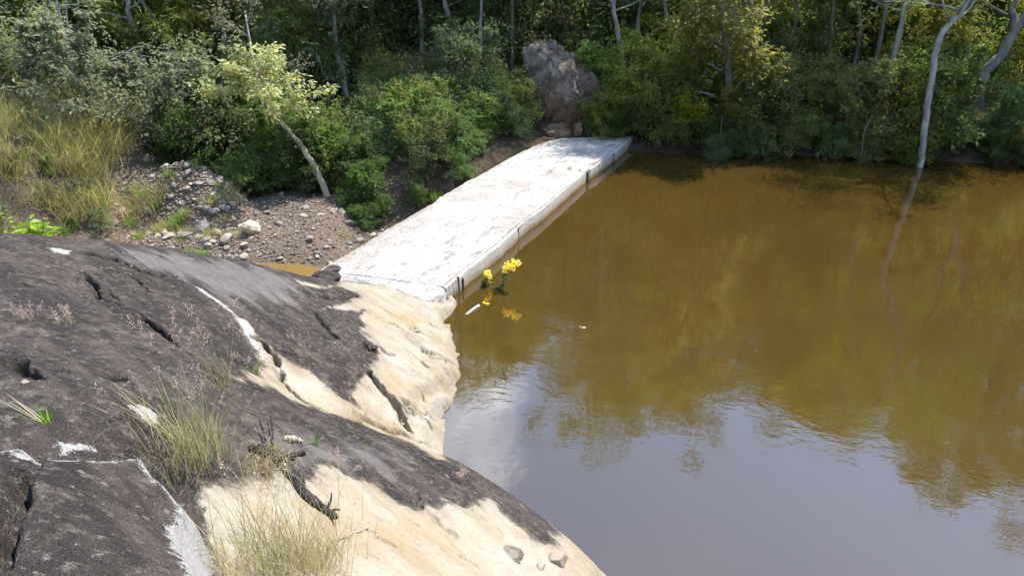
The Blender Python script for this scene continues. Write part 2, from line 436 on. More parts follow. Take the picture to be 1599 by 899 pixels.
def line_d(x, y, P):                       # distance to polyline, and signed side
    best = np.full(x.shape, 1e9); side = np.zeros(x.shape); par = np.zeros(x.shape)
    n = len(P) - 1
    for i in range(n):
        ax, ay = P[i][0], P[i][1]; bx, by = P[i + 1][0], P[i + 1][1]
        dx, dy = bx - ax, by - ay
        t = np.clip(((x - ax) * dx + (y - ay) * dy) / (dx * dx + dy * dy + 1e-12), 0, 1)
        d = np.hypot(x - ax - t * dx, y - ay - t * dy)
        s = np.sign(dx * (y - ay) - dy * (x - ax))
        m = d < best
        best = np.where(m, d, best); side = np.where(m, s, side); par = np.where(m, (i + t) / n, par)
    return best, side, par
MOUND = (-7.6, 16.5)
def ground(x, y):
    x = np.asarray(x, float); y = np.asarray(y, float)
    a = poly_sd(x, y, RES); b = poly_sd(x, y, BED)
    d = -np.maximum(a, b)
    n1 = fbm2(x, y, 0.35, 4); n2 = fbm2(x, y, 1.6, 4, 5.0)
    land = 0.05 + 0.40 * np.maximum(d, 0) + 0.22 * np.maximum(d - 8, 0) + 0.5 * n1 * sstep(0.3, 4, d) + 0.12 * n2 * sstep(0, 1, d)
    land = np.where(land > 38, 38 + (land - 38) * 0.15, land)
    wr = -1.25 + sstep(0, 1.1, -a) * 0  # reservoir floor
    bed = -1.08 + 0.10 * n2
    ua = sstep(-0.05, 1.1, a); ub = sstep(-0.1, 1.3, b)
    z = land * (1 - ua) + wr * ua
    z = np.where(b > a, land * (1 - ub) + bed * ub, z)
    z = np.where((a > 0) & (b > 0), np.minimum(wr, bed), z)
    # rubble mound, gravel bench and grassy bank on the downstream side
    mx, my = x - MOUND[0], y - MOUND[1]
    z = z + 1.45 * np.exp(-(mx / 1.25) ** 2 - (my / 1.0) ** 2) + 0.55 * np.exp(-((mx - 1.2) / 1.0) ** 2 - ((my + 0.7) / 0.8) ** 2)
    bench = sstep(13.7, 14.8, y) * sstep(20.6, 19.0, y) * sstep(-9.5, -7.5, x) * sstep(-3.0, -4.2, x)
    z = np.where(b > 0, np.maximum(z, z * (1 - bench) + bench * (-0.72 + 0.10 * n2 + np.minimum(y - 15, 2) * 0.06)), z)
    lb = sstep(-7.8, -10.6, x) * sstep(11.5, 15.0, y)
    z = np.maximum(z, lb * (1.45 + 0.18 * n2) + (1 - lb) * z)
    return z
def gz(x, y): return float(ground(np.array([x]), np.array([y]))[0])

# ------------------------------------------------------------------ ground
def spaced(knots):
    out = []
    for (a, b, st) in knots: out += list(np.arange(a, b, st))
    return np.array(out + [knots[-1][1]])
gx = spaced([(-160, -60, 10), (-60, -16, 2.2), (-16, 17, 0.14), (17, 60, 2), (60, 160, 10)])
gy = spaced([(-120, -40, 10), (-40, 9, 2.4), (9, 24, 0.13), (24, 36, 0.6), (36, 90, 4), (90, 190, 10)])
def grid_mesh(name, xs, ys, zf):
    X, Y = np.meshgrid(xs, ys)
    Z = zf(X, Y)
    nx, ny = len(xs), len(ys)
    i = np.arange(nx * ny).reshape(ny, nx)
    F = np.stack([i[:-1, :-1], i[:-1, 1:], i[1:, 1:], i[1:, :-1]], -1).reshape(-1, 4)
    return mesh_np(name, np.stack([X, Y, Z], -1).reshape(-1, 3), F), X, Y, Z
me, X, Y, Z = grid_mesh('hillside', gx, gy, ground)
b = poly_sd(X, Y, BED)
gravelly = np.clip(sstep(-1.2, 0.3, b) * sstep(-2.6, -3.6, X) * sstep(-10.5, -8.8, X) + np.exp(-((X + 7.4) / 1.9) ** 2 - ((Y - 16.3) / 1.6) ** 2), 0, 1)
add_attr(me, 'gravelly', gravelly)
tag(link('hillside', me, M_SOIL), kind='structure')

# ------------------------------------------------------------------ water
wx = np.linspace(-2.2, 28, 60); wy = np.linspace(-21, 19.6, 80)
WEIR_R = [(692, 447), (720, 422), (748, 401), (775, 380), (805, 353), (850, 320), (900, 278), (917, 264), (932, 254), (950, 242), (968, 226), (985, 213)]
WEIR_L = [(500, 421), (545, 392), (600, 359), (655, 327), (700, 299), (745, 274), (785, 252), (820, 234), (848, 222), (870, 216)]
ZT = 0.27
WR = np.array([atz(p[0], p[1], ZT) for p in WEIR_R]); WL = np.array([atz(p[0], p[1], ZT) for p in WEIR_L])
wp = [(-1.6, 9.55)] + [(p[0] - 0.25, p[1] + 0.1) for p in WR] + [(3.4, 19.8), (13, 19.4), (17, 17.6), (22, 14), (30, 3), (30, -22), (6, -22), (0, -6), (-1.9, 4)]
me = mesh_np('reservoir_water', [(x, y, 0) for x, y in wp], [tuple(range(len(wp)))], False)
tag(link('reservoir_water', me, M_WATER), kind='structure')
pp = [(-3.0, 10.6), (-2.6, 12.2), (-3.0, 13.2), (-4.2, 13.85), (-5.6, 13.95), (-7.0, 13.6), (-8.4, 12.9), (-8.4, 10.6), (-6, 9.6)]
me = mesh_np('puddle_water', [(x, y, -0.93) for x, y in pp], [tuple(range(len(pp)))], False)
tag(link('puddle_water', me, M_PUDDLE), kind='structure')

# ------------------------------------------------------------------ bedrock outcrop
RC = [  # (px, py, z) seen points on the rock
    (-60, 372, 2.35), (0, 370, 2.30), (60, 374, 2.18), (120, 378, 2.02), (200, 386, 1.72), (300, 396, 1.32), (380, 408, 0.98), (450, 424, 0.68), (490, 436, 0.42),
    (0, 430, 2.62), (100, 440, 2.48), (200, 450, 2.12), (300, 455, 1.66), (390, 462, 1.22), (450, 465, 0.90), (520, 470, 0.62),
    (0, 520, 2.86), (120, 530, 2.72), (240, 520, 2.36), (330, 520, 1.90), (400, 530, 1.46), (460, 540, 1.16), (520, 540, 0.92), (570, 540, 0.74),
    (0, 610, 3.02), (120, 620, 2.92), (230, 610, 2.66), (300, 590, 2.44), (350, 584, 2.26),
    (600, 470, 0.38), (650, 478, 0.22), (640, 520, 0.40), (690, 530, 0.16), (610, 570, 0.56), (660, 580, 0.34), (705, 575, 0.10), (640, 620, 0.42), (675, 640, 0.16),
    (420, 570, 1.34), (480, 605, 1.14), (540, 635, 0.94), (600, 665, 0.66), (560, 590, 0.78), (500, 580, 1.06),
    (540, 440, 0.36), (600, 446, 0.30), (650, 457, 0.22), (690, 457, 0.12),
    (660, 690, 0.26), (680, 712, 0.08), (640, 686, 0.48),
    # crest of the near lobe
    (400, 618, 2.14), (450, 640, 2.00), (500, 662, 1.86), (560, 680, 1.72), (640, 706, 1.56), (700, 735, 1.42), (760, 768, 1.30), (820, 800, 1.18), (880, 842, 1.02), (925, 885, 0.80),
    (420, 690, 2.28), (500, 720, 2.08), (580, 742, 1.88), (660, 770, 1.70), (740, 800, 1.52), (820, 850, 1.32), (880, 880, 1.14),
    (360, 740, 2.46), (440, 790, 2.36), (540, 830, 2.20), (640, 860, 2.00), (740, 885, 1.74), (420, 880, 2.58), (540, 895, 2.38),
    (60, 700, 3.02), (150, 720, 2.94), (240, 720, 2.74), (250, 800, 2.86), (120, 820, 3.12), (300, 880, 2.80), (30, 880, 3.24), (180, 890, 3.12),
]
RW = [  (-2.1, 10.35, 0.2), (-1.5, 10.15, 0.18), (-2.8, 10.65, 0.12),  # unseen points behind the lobes and round the camera
    (-7.4, 6.0, 2.3), (-8.5, 8.5, 1.0), (-6.5, 10.2, 0.3), (-4.6, 11.0, -0.5), (-3.6, 11.3, -0.7), (-2.6, 11.5, -0.5), (-0.9, 10.9, -0.3), (-0.4, 9.5, -0.45), (-0.25, 8.3, -0.45), (-0.45, 7.0, -0.4),
    (-0.15, 6.3, -0.6), (0.35, 5.6, -0.5), (0.8, 4.9, -0.4), (1.1, 4.2, 0.0), (1.5, 3.4, 0.1), (2.2, 2.0, 0.2), (2.6, 0, 0.3), (-0.35, 5.6, 0.40), (0.2, 4.9, 0.5), (-0.9, 5.45, 0.92), (-1.5, 5.2, 1.3),
    (0.9, 2.6, 1.4), (0.2, 2.3, 2.1), (0.0, 1.2, 2.9), (1.2, 0.8, 1.9), (0, 0, 3.35), (-1.2, 0.3, 3.4), (0, -2, 3.3), (2, -2, 1.6), (-3, 0, 3.3), (-5.5, 2.5, 2.8), (-8, 2, 1.6), (-4, -2, 2.9), (-7, -2.4, 1.6), (-9.4, 5.5, 0.8),
]
C = np.array([atz(*p) for p in RC] + [np.array(p) for p in RW])
def tps_fit(P, lam=0.004):
    n = len(P)
    r = np.linalg.norm(P[:, None, :2] - P[None, :, :2], axis=2)
    K = r * r * np.log(r + 1e-9) + lam * np.eye(n)
    Q = np.concatenate([np.ones((n, 1)), P[:, :2]], 1)
    A = np.block([[K, Q], [Q.T, np.zeros((3, 3))]])
    return np.linalg.solve(A, np.concatenate([P[:, 2], np.zeros(3)]))
RWT = tps_fit(C)
def rock_base(x, y):
    r2 = 0; z = RWT[-3] + RWT[-2] * x + RWT[-1] * y
    for k in range(len(C)):
        q = (x - C[k, 0]) ** 2 + (y - C[k, 1]) ** 2
        z = z + RWT[k] * 0.5 * q * np.log(q + 1e-12)
    return z
def hit(px, py, off=0.0):
    d = ray(px, py)
    t = np.linspace(1.2, 16, 1500)
    x, y, z = d[0] * t, d[1] * t, CAM_Z + d[2] * t
    m = z < rock_base(x, y) + off
    i = int(np.argmax(m)) if m.any() else len(t) - 1
    return np.array([x[i], y[i], z[i]])
def hits(L, off=0.0): return np.array([hit(a, b, off) for a, b in L])

CRACKS = [  # (polyline in the picture, half width m, depth m, step m: the right/near side sits lower)
    ([(133, 426), (146, 438), (150, 455), (170, 470), (205, 488), (240, 508), (270, 532), (300, 552)], 0.025, 0.16, 0.05),
    ([(165, 450), (190, 470), (215, 482), (238, 485)], 0.02, 0.10, 0.02),
    ([(140, 466), (160, 475), (183, 489)], 0.016, 0.08, 0.02),
    ([(185, 427), (208, 434), (222, 446), (232, 452), (232, 468)], 0.016, 0.09, 0.02),
    ([(318, 552), (350, 560), (385, 572), (408, 562)], 0.018, 0.12, 0.03),
    ([(372, 498), (392, 526), (412, 534), (430, 558), (437, 590), (452, 606), (476, 624), (520, 645)], 0.040, 0.22, 0.0),
    ([(428, 545), (460, 552), (478, 562)], 0.012, 0.07, 0.0),
    ([(577, 575), (588, 596), (604, 612), (620, 634), (628, 650), (636, 668)], 0.055, 0.30, 0.0),
    ([(566, 532), (575, 543), (588, 545)], 0.024, 0.13, 0.0),
    ([(25, 566), (38, 582), (55, 600)], 0.045, 0.14, 0.0),
    ([(85, 575), (108, 588), (128, 586)], 0.014, 0.06, 0.01),
    ([(160, 586), (180, 593), (196, 594)], 0.018, 0.08, 0.02),
    ([(200, 578), (215, 584), (226, 588)], 0.012, 0.05, 0.0),
    ([(0, 432), (10, 436), (60, 452)], 0.014, 0.05, 0.0),
    ([(125, 396), (180, 405), (215, 420), (260, 432)], 0.010, 0.05, 0.04),
    ([(664, 550), (682, 562), (696, 568), (712, 572)], 0.018, 0.09, 0.0),
    ([(635, 545), (655, 556), (668, 566)], 0.014, 0.07, 0.0),
    ([(600, 498), (622, 508), (640, 522)], 0.014, 0.06, 0.0),
    ([(590, 478), (610, 490), (636, 500)], 0.010, 0.04, 0.0),
    ([(646, 600), (660, 612), (668, 628), (690, 640)], 0.014, 0.06, 0.0),
    ([(555, 645), (600, 662), (640, 680)], 0.016, 0.06, 0.06),
    ([(640, 676), (655, 690), (672, 694)], 0.014, 0.06, 0.0),
    ([(300, 560), (350, 590), (420, 612), (500, 652)], 0.02, 0.08, 0.0),
    ([(640, 760), (660, 790), (690, 820), (715, 845)], 0.03, 0.025, 0.0),
    ([(520, 850), (600, 880), (700, 899)], 0.012, 0.015, 0.0),
    ([(480, 470), (500, 500), (530, 530), (545, 560)], 0.03, 0.05, 0.03),
    ([(470, 452), (500, 462), (545, 466)], 0.02, 0.06, 0.03),
]
_r = np.random.default_rng(44)
for k in range(18):                                                     # short joints across the washed lower lobe
    x0, y0, L = _r.uniform(575, 690), _r.uniform(485, 680), _r.uniform(14, 46)
    if x0 + L > 712 or (y0 > 620 and x0 < 620): continue
    CRACKS.append(([(x0, y0), (x0 + L * 0.5, y0 + L * _r.uniform(0.25, 0.5)), (x0 + L, y0 + L * _r.uniform(0.55, 0.95))], float(_r.uniform(0.011, 0.020)), float(_r.uniform(0.04, 0.09)), 0.02))
for k in range(9):
    x0, y0, L = _r.uniform(540, 820), _r.uniform(790, 880), _r.uniform(18, 60)
    CRACKS.append(([(x0, y0), (x0 + L * 0.5, y0 + L * 0.2), (x0 + L, y0 + L * 0.5)], 0.008, 0.025, 0.008))
CR_W = [(hits(c[0]), c[1], c[2], c[3]) for c in CRACKS]
CREAM = [
    [(590, 442), (640, 452), (700, 462), (716, 478), (700, 492), (728, 560), (722, 592), (700, 640), (690, 690), (700, 726), (662, 712), (640, 692), (606, 668), (560, 642),
     (546, 620), (552, 590), (580, 562), (588, 545), (566, 520), (556, 505), (566, 484), (530, 482), (492, 484), (540, 468), (560, 462), (520, 446)],
    [(372, 497), (384, 502), (404, 528), (430, 545), (470, 566), (512, 600), (560, 634), (610, 664), (640, 688), (600, 676), (540, 655), (480, 632), (430, 610), (370, 592), (345, 582),
     (390, 580), (408, 568), (395, 540), (380, 515)],
    [(505, 732), (560, 742), (592, 752), (612, 772), (640, 786), (688, 792), (700, 780), (722, 786), (742, 778), (762, 774), (778, 786), (790, 806), (812, 824), (842, 850), (862, 852),
     (858, 832), (905, 834), (930, 858), (950, 899), (960, 990), (360, 990), (330, 870), (318, 800), (318, 756), (360, 752), (420, 748), (470, 742)],
    [(455, 435), (500, 444), (530, 446), (520, 452), (470, 446)],
]
CR_P = [hits(c) for c in CREAM]
BARE = [
    [(203, 640), (222, 638), (238, 642), (250, 655), (244, 668), (222, 658)],
    [(92, 691), (120, 694), (152, 699), (130, 704), (97, 703)],
    [(76, 390), (95, 390), (112, 392), (108, 398), (86, 397)],
    [(300, 448), (330, 464), (352, 480), (372, 497), (368, 497), (346, 481), (322, 464)],
    [(372, 498), (384, 503), (396, 524), (408, 545), (410, 560), (396, 540), (382, 518)],
]
BR_P = [hits(c) for c in BARE]
PALE = [[(190, 392), (300, 402), (400, 416), (480, 444), (470, 470), (420, 480), (360, 470), (300, 446), (240, 424), (200, 408)],
        [(440, 700), (560, 690), (620, 715), (560, 735), (470, 735)], [(480, 565), (540, 610), (600, 655), (560, 640), (500, 600)]]
PL_P = [hits(c) for c in PALE]
OCHRE = [[(560, 480), (640, 480), (690, 500), (640, 520), (570, 500)], [(590, 560), (660, 600), (650, 640), (600, 600)], [(520, 820), (640, 800), (760, 850), (640, 870)], [(440, 600), (560, 650), (640, 690), (540, 660)]]
OC_P = [hits(c) for c in OCHRE]
def crack_cut(x, y):
    dz = np.zeros_like(x)
    for P, w, dp, st in CR_W:
        lo, hi = P[:, :2].min(0) - 0.8, P[:, :2].max(0) + 0.8
        m = (x > lo[0]) & (x < hi[0]) & (y > lo[1]) & (y < hi[1])
        if not m.any(): continue
        xx, yy = x[m], y[m]
        jx = 0.06 * fbm2(xx, yy, 9, 4, 0.0, 0.6); jy = 0.06 * fbm2(xx, yy, 9, 4, 9.0, 0.6)
        d, s, t = line_d(xx + jx, yy + jy, P)
        prof = np.clip(np.minimum(t, 1 - t) * 6 + 0.25, 0, 1) * (0.6 + 0.6 * (0.5 + 0.5 * fbm2(xx, yy, 4, 2, 3.0)))
        prof = prof * (0.12 + 0.88 * sstep(-0.22, 0.02, fbm2(xx, yy, 2.6, 3, 11.0)))
        dz[m] -= 1.5 * dp * prof * np.exp(-(d / (0.80 * w)) ** 4)
        if st: dz[m] -= st * prof * np.where(s < 0, np.exp(-d / 0.28), 0) 
    return dz
SLAB = [(-120, 715), (-40, 694), (30, 688), (55, 690), (66, 704), (92, 704), (150, 706), (200, 702), (230, 700), (238, 716), (260, 745), (284, 770), (306, 792), (314, 815), (312, 838), (330, 862), (352, 886), (372, 920), (400, 990), (-200, 1100), (-260, 850)]
SP = hits(SLAB, 0.13)
FD = np.array([math.cos(R(-40)), math.sin(R(-40))])       # foliation strike
def rock_z(x, y, fine=True):
    z = rock_base(x, y)
    a = x * FD[0] + y * FD[1]; c = -x * FD[1] + y * FD[0]
    st = np.stack([a * 0.55, c * 2.6, np.zeros_like(x)], -1)
    r = fbm(st, 4)
    z = z + 0.045 * r + 0.05 * fbm2(x, y, 0.9, 3, 4.0)
    if fine:
        rid = 1 - np.abs(fbm(st * 2.1 + 5, 4)) * 2
        z = z + 0.030 * np.clip(rid - 0.55, 0, 1) - 0.02 * np.clip(0.35 - np.abs(fbm(st * 1.4 + 40, 3)) * 3, 0, 1)
        z = z + 0.010 * fbm2(x, y, 9, 4, 2.0) + 0.006 * fbm2(x, y, 24, 2, 6.0)
        # broken rim towards the water
        rim = sstep(0.9, 0.1, z) * sstep(5.4, 6.2, y) * sstep(-2.2, -1.0, x)
        led = (z + 0.25 * c) * 4.2 + 0.8 * fbm2(x, y, 1.7, 3, 7.0)
        q = led - np.floor(led)
        z = z + rim * (0.21 * (sstep(0.0, 0.8, q) - q) + 0.04 * fbm(st * 2.0 + 9, 3))
        z = z + crack_cut(x, y)
        if SP is not None: z = z - 0.15 * sstep(-0.30, -0.02, poly_sd(x, y, SP[:, :2]))
    return z
rx = spaced([(-10, -5.5, 0.06), (-5.5, -3.2, 0.020), (-3.2, 0.9, 0.0115), (0.9, 3.2, 0.05)])
ry = spaced([(-3, 1.2, 0.12), (1.2, 5.2, 0.0120), (5.2, 8.0, 0.0125), (8.0, 11.9, 0.022)])
X, Y = np.meshgrid(rx, ry)
Z = rock_z(X, Y)
edge = np.minimum.reduce([X + 10, 3.2 - X, Y + 3, 11.9 - Y])
Z = np.where(edge < 0.5, Z * (edge / 0.5) + (-1.4) * (1 - edge / 0.5), Z)
nx, ny = len(rx), len(ry)
I = np.arange(nx * ny).reshape(ny, nx)
F = np.stack([I[:-1, :-1], I[:-1, 1:], I[1:, 1:], I[1:, :-1]], -1).reshape(-1, 4)
me = mesh_np('bedrock_outcrop', np.stack([X, Y, Z], -1).reshape(-1, 3), F)
def sd_union(X, Y, L):
    r = np.full(X.shape, -3.0)
    for P in L: r = np.maximum(r, poly_sd(X, Y, P[:, :2]))
    return r
cream = sd_union(X, Y, CR_P)
# everything the flood washes stays free of lichen, and so does the broken edge out of view
cream = np.maximum(cream, np.where(Z < 0.30 + 0.06 * fbm2(X, Y, 3, 3), 0.2, -3.0) * (Y > 4.2) + -3.0 * (Y <= 4.2))
cream = np.clip(cream, -0.6, 0.6)
add_attr(me, 'cream', cream)
add_attr(me, 'bare', np.clip(sd_union(X, Y, BR_P), -0.3, 0.3))
add_attr(me, 'pale', np.clip(sd_union(X, Y, PL_P) * 1.5, -1.0, 0.6))
add_attr(me, 'ochre', np.clip(sd_union(X, Y, OC_P) * 1.6, -0.6, 0.6))
add_attr(me, 'damp', sstep(0.10, -0.02, Z))
rock = tag(link('bedrock_outcrop', me, M_ROCK), kind='structure')
def rz_at(x, y): return float(rock_z(np.array([x]), np.array([y]))[0])

# loose slab lying on the outcrop at the lower left
def slab_field(x, y):
    d = poly_sd(x, y, SP[:, :2])
    d = d + 0.022 * fbm2(x, y, 5, 4, 3.0)
    return d
sx = np.arange(SP[:, 0].min() - 0.1, SP[:, 0].max() + 0.1, 0.0135); sy = np.arange(SP[:, 1].min() - 0.1, SP[:, 1].max() + 0.1, 0.0135)
X, Y = np.meshgrid(sx, sy)
D = slab_field(X, Y)
rb = rock_base(X, Y)
T = rb + 0.13 + 0.016 * fbm2(X, Y, 1.6, 4, 8.0) + 0.007 * fbm2(X, Y, 10, 4)
cw = 0.05 + 0.075 * sstep(2.5, 1.9, Y) * (X > -2.2)                    # width of the broken edge, widest nearest the viewer
q = np.clip(D / cw, 0, 1)
Zs = T - (0.13 + 0.1 * (D < 0.012)) * (1 - q) ** 0.9 - 0.02 * (1 - sstep(0.0, 0.2, D))
LC = [hits([(28, 735), (26, 750), (33, 765), (30, 785), (12, 812), (5, 840), (0, 880)], 0.13), hits([(105, 705), (62, 704), (58, 720), (50, 735), (28, 745)], 0.13)]
for P, w, dp in ((LC[0], 0.022, 0.13), (LC[1], 0.014, 0.03)):
    d, s, t = line_d(X + 0.012 * fbm2(X, Y, 8, 3), Y + 0.012 * fbm2(X, Y, 8, 3, 4.0), P)
    Zs = Zs - dp * np.exp(-(d / w) ** 2)
keep = D > -0.02
nx, ny = X.shape[1], X.shape[0]
I = np.arange(nx * ny).reshape(ny, nx)
F = np.stack([I[:-1, :-1], I[:-1, 1:], I[1:, 1:], I[1:, :-1]], -1).reshape(-1, 4)
F = F[keep.ravel()[F].all(1)]
used = np.unique(F); remap = -np.ones(nx * ny, int); remap[used] = np.arange(len(used))
V = np.stack([X, Y, Zs], -1).reshape(-1, 3)[used]
me = mesh_np('rock_slab', V, remap[F])
add_attr(me, 'cream', np.full(len(V), -0.6))
fresh = np.where((X.ravel()[used] > -2.0), cw.ravel()[used] + 0.012 - D.ravel()[used], -0.3)         # fresh broken edge on the pool side
add_attr(me, 'bare', np.clip(fresh, -0.3, 0.3))
add_attr(me, 'pale', np.full(len(V), -1.0)); add_attr(me, 'ochre', np.full(len(V), -0.6)); add_attr(me, 'damp', np.zeros(len(V)))
slab = link('rock_slab', me, M_ROCK)
tag(slab, 'dark lichen covered rock slab with a pale broken edge, nearest in the lower left', 'rock slab')

# ------------------------------------------------------------------ weir
weir = empty('concrete_weir', (float(WR[0][0]), float(WR[0][1]), -1.2))
tag(weir, 'low white concrete weir crossing from the rock outcrop to the wooded bank', 'weir')
W0 = np.array(weir.location)
NU, NV = 170, 34
def lerp_poly(P, n):
    d = np.concatenate([[0], np.cumsum(np.linalg.norm(np.diff(P[:, :2], axis=0), axis=1))]); d /= d[-1]
    t = np.linspace(0, 1, n)
    return np.stack([np.interp(t, d, P[:, k]) for k in range(3)], 1)
rl, ll = lerp_poly(WR, NU), lerp_poly(WL, NU)
uu = np.linspace(0, 1, NV)
D3 = ll[:, None, :] * (1 - uu)[None, :, None] + rl[:, None, :] * uu[None, :, None]
xx, yy = D3[..., 0].copy(), D3[..., 1].copy()
jit = 0.045 * fbm2(xx, yy, 1.9, 4, 6.0)
D3[:, 0, 0] += jit[:, 0] * 1.4
D3[..., 2] += 0.012 * fbm2(xx, yy, 1.2, 4) + 0.010 * fbm2(xx, yy, 8, 4, 3.0) - 0.02 * (1 - sstep(0, 0.05, uu))[None, :] + 0.010 * fbm2(xx, yy, 16, 3, 8.0)
bot = D3[:, :1].copy(); bot[..., 2] = -1.3; bot[..., 0] -= 0.05
mid = D3[:, :1].copy(); mid[..., 2] -= 0.25
rbt = D3[:, -1:].copy(); rbt[..., 0] -= 0.03; rbt[..., 2] = -1.3
A = np.concatenate([bot, mid, D3, rbt], 1)
n0, n1 = A.shape[:2]
I = np.arange(n0 * n1).reshape(n0, n1)
F = np.stack([I[:-1, :-1], I[:-1, 1:], I[1:, 1:], I[1:, :-1]], -1).reshape(-1, 4)
AV = A.reshape(-1, 3)
F = F[:, ::-1].copy()
side = np.isin(F, np.concatenate([I[:, 0], I[:, 1], I[:, -1]])).any(1)        # flanks get their own vertices, so the arrises stay crisp
AV = np.concatenate([AV, AV]); F[side] += n0 * n1
F = F.tolist() + [list(I[0, ::-1]), list(I[-1])]
me = mesh_np('deck', AV - W0, F)
wv = np.zeros((n0, n1)); wv[:, :] = 0
worn = 0.5 * sstep(0.1, 0.5, fbm2(A[..., 0], A[..., 1], 1.1, 4, 2.0) + 0.1)
worn[:, :5] += 0.35
add_attr(me, 'worn', np.tile(np.clip(worn, 0, 1).ravel(), 2))
link('deck', me, M_DECK, weir)
# tongue of concrete feathered over the rock
AP = np.array([atz(*p)[:2] for p in [(498, 426, .27), (520, 436, .30), (560, 436, .30), (590, 442, .32), (612, 450, .32), (628, 462, .3), (660, 471, .24), (694, 464, .18), (700, 449, .2), (706, 434, .26), (640, 410, .28), (540, 395, .27)]])
ax = np.arange(AP[:, 0].min() - .1, AP[:, 0].max() + .1, 0.03); ay = np.arange(AP[:, 1].min() - .1, AP[:, 1].max() + .1, 0.03)
X, Y = np.meshgrid(ax, ay)
D = poly_sd(X, Y, AP) + 0.06 * fbm2(X, Y, 3, 4)
de, _, _ = line_d(X, Y, np.array([WL[0][:2] + (-0.05, 0.05), WR[0][:2]]))
rk = rock_z(X, Y) + 0.03
ZA = np.maximum(rk, 0.03) + (0.262 - np.maximum(rk, 0.03)) * np.exp(-(de / 0.22) ** 2)
ZA = ZA - 0.10 * (1 - sstep(0, 0.08, D)) + 0.008 * fbm2(X, Y, 9, 3)
ny, nx = X.shape; I = np.arange(nx * ny).reshape(ny, nx)
F = np.stack([I[:-1, :-1], I[:-1, 1:], I[1:, 1:], I[1:, :-1]], -1).reshape(-1, 4)
F = F[(D > -0.02).ravel()[F].all(1)]
used = np.unique(F); remap = -np.ones(nx * ny, int); remap[used] = np.arange(len(used))
me = mesh_np('apron', np.stack([X, Y, ZA], -1).reshape(-1, 3)[used] - W0, remap[F])
add_attr(me, 'worn', np.clip(0.9 - 3.0 * D.ravel()[used], 0, 1) * 0.6)
link('apron', me, M_DECK, weir)
# cast panels on the pool face, with dark formwork stakes in their joints
tot = np.concatenate([[0], np.cumsum(np.linalg.norm(np.diff(WR[:, :2], axis=0), axis=1))])
def on_face(s): return np.array([np.interp(s, tot, WR[:, k]) for k in range(3)])
joints = [0.0, 0.42, float(tot[4]), 6.9, float(tot[7]), float(tot[8]), 8.75, float(tot[-1])]
g = G('rusty_stake'); M_STAKE = g.done(g.pbsdf(g.mix(g.noise(g.pos(), 30), (0.03, 0.02, 0.014), (0.10, 0.06, 0.035)), 0.9))
for k in range(len(joints) - 1):
    a, b = joints[k] + 0.006, joints[k + 1] - 0.006
    n = 14
    off = 0.045 + 0.02 * math.sin(k * 2.3)
    vs = []
    for i in range(n):
        p = on_face(a + (b - a) * i / (n - 1))
        t = on_face(min(a + (b - a) * i / (n - 1) + 0.05, tot[-1])) - on_face(a + (b - a) * i / (n - 1) - 0.05); t /= np.linalg.norm(t)
        nr = np.array([t[1], -t[0], 0])
        w = 0.012 * math.sin(i * 1.7 + k)
        top = ZT - 0.016 - 0.010 * ((i * 7 + k * 3) % 5) / 5
        for (o, z) in ((-0.05, top), (off + w - 0.012, top), (off + w, top - 0.02), (off + w + 0.012, 0.10), (off + 0.02, -0.5), (-0.05, -0.5)):
            q = p + nr * o; vs.append((q[0], q[1], z))
    fs = []
    for i in range(n - 1):
        for j in range(6): fs.append((i * 6 + j, i * 6 + (j + 1) % 6, (i + 1) * 6 + (j + 1) % 6, (i + 1) * 6 + j))
    fs += [tuple(range(5, -1, -1)), tuple((n - 1) * 6 + j for j in range(6))]
    link('face_panel', mesh_np('face_panel', np.array(vs) - W0, fs, False), M_FACE, weir)
for k, s in enumerate(joints[1:-1]):
    p = on_face(s); m = MB()
    t = on_face(s + 0.05) - on_face(s - 0.05); an = math.atan2(t[1], t[0])
    nr = np.array([math.sin(an), -math.cos(an), 0])
    m.box(p + nr * 0.045 + np.array([0, 0, -0.15 - 0.02 * (k % 3)]), np.array([0.008, 0.022, 0.14]), an)
    if k == 0: m.box(p + nr * 0.075 + np.array([0.05, 0.09, -0.17]), np.array([0.016, 0.012, 0.10]), an)
    link('stake', mesh_np('stake', np.concatenate(m.v) - W0, m.f, False), M_STAKE, weir)

# ------------------------------------------------------------------ stones
import bmesh
def faceted(name, sub, planes, seed, noise=0.05, nsc=2.0, flat=(1, 1, 1), smooth=False):
    r = np.random.default_rng(seed)
    bm = bmesh.new(); bmesh.ops.create_icosphere(bm, subdivisions=sub, radius=1.0)
    me = bpy.data.meshes.new(name); bm.to_mesh(me); bm.free()
    v = np.zeros(len(me.vertices) * 3, np.float32); me.vertices.foreach_get('co', v); v = v.reshape(-1, 3).astype(float)
    for k in range(planes):
        n = r.normal(size=3); n /= np.linalg.norm(n)
        d = r.uniform(0.55, 0.9)
        q = np.maximum(v @ n - d, 0)
        v -= q[:, None] * n
    v = v * (1 + noise * fbm(v * nsc + seed, 4))[:, None] * np.array(flat)
    me.vertices.foreach_set('co', v.astype(np.float32).ravel())
    me.polygons.foreach_set('use_smooth', np.full(len(me.polygons), smooth)); me.update()
    return me
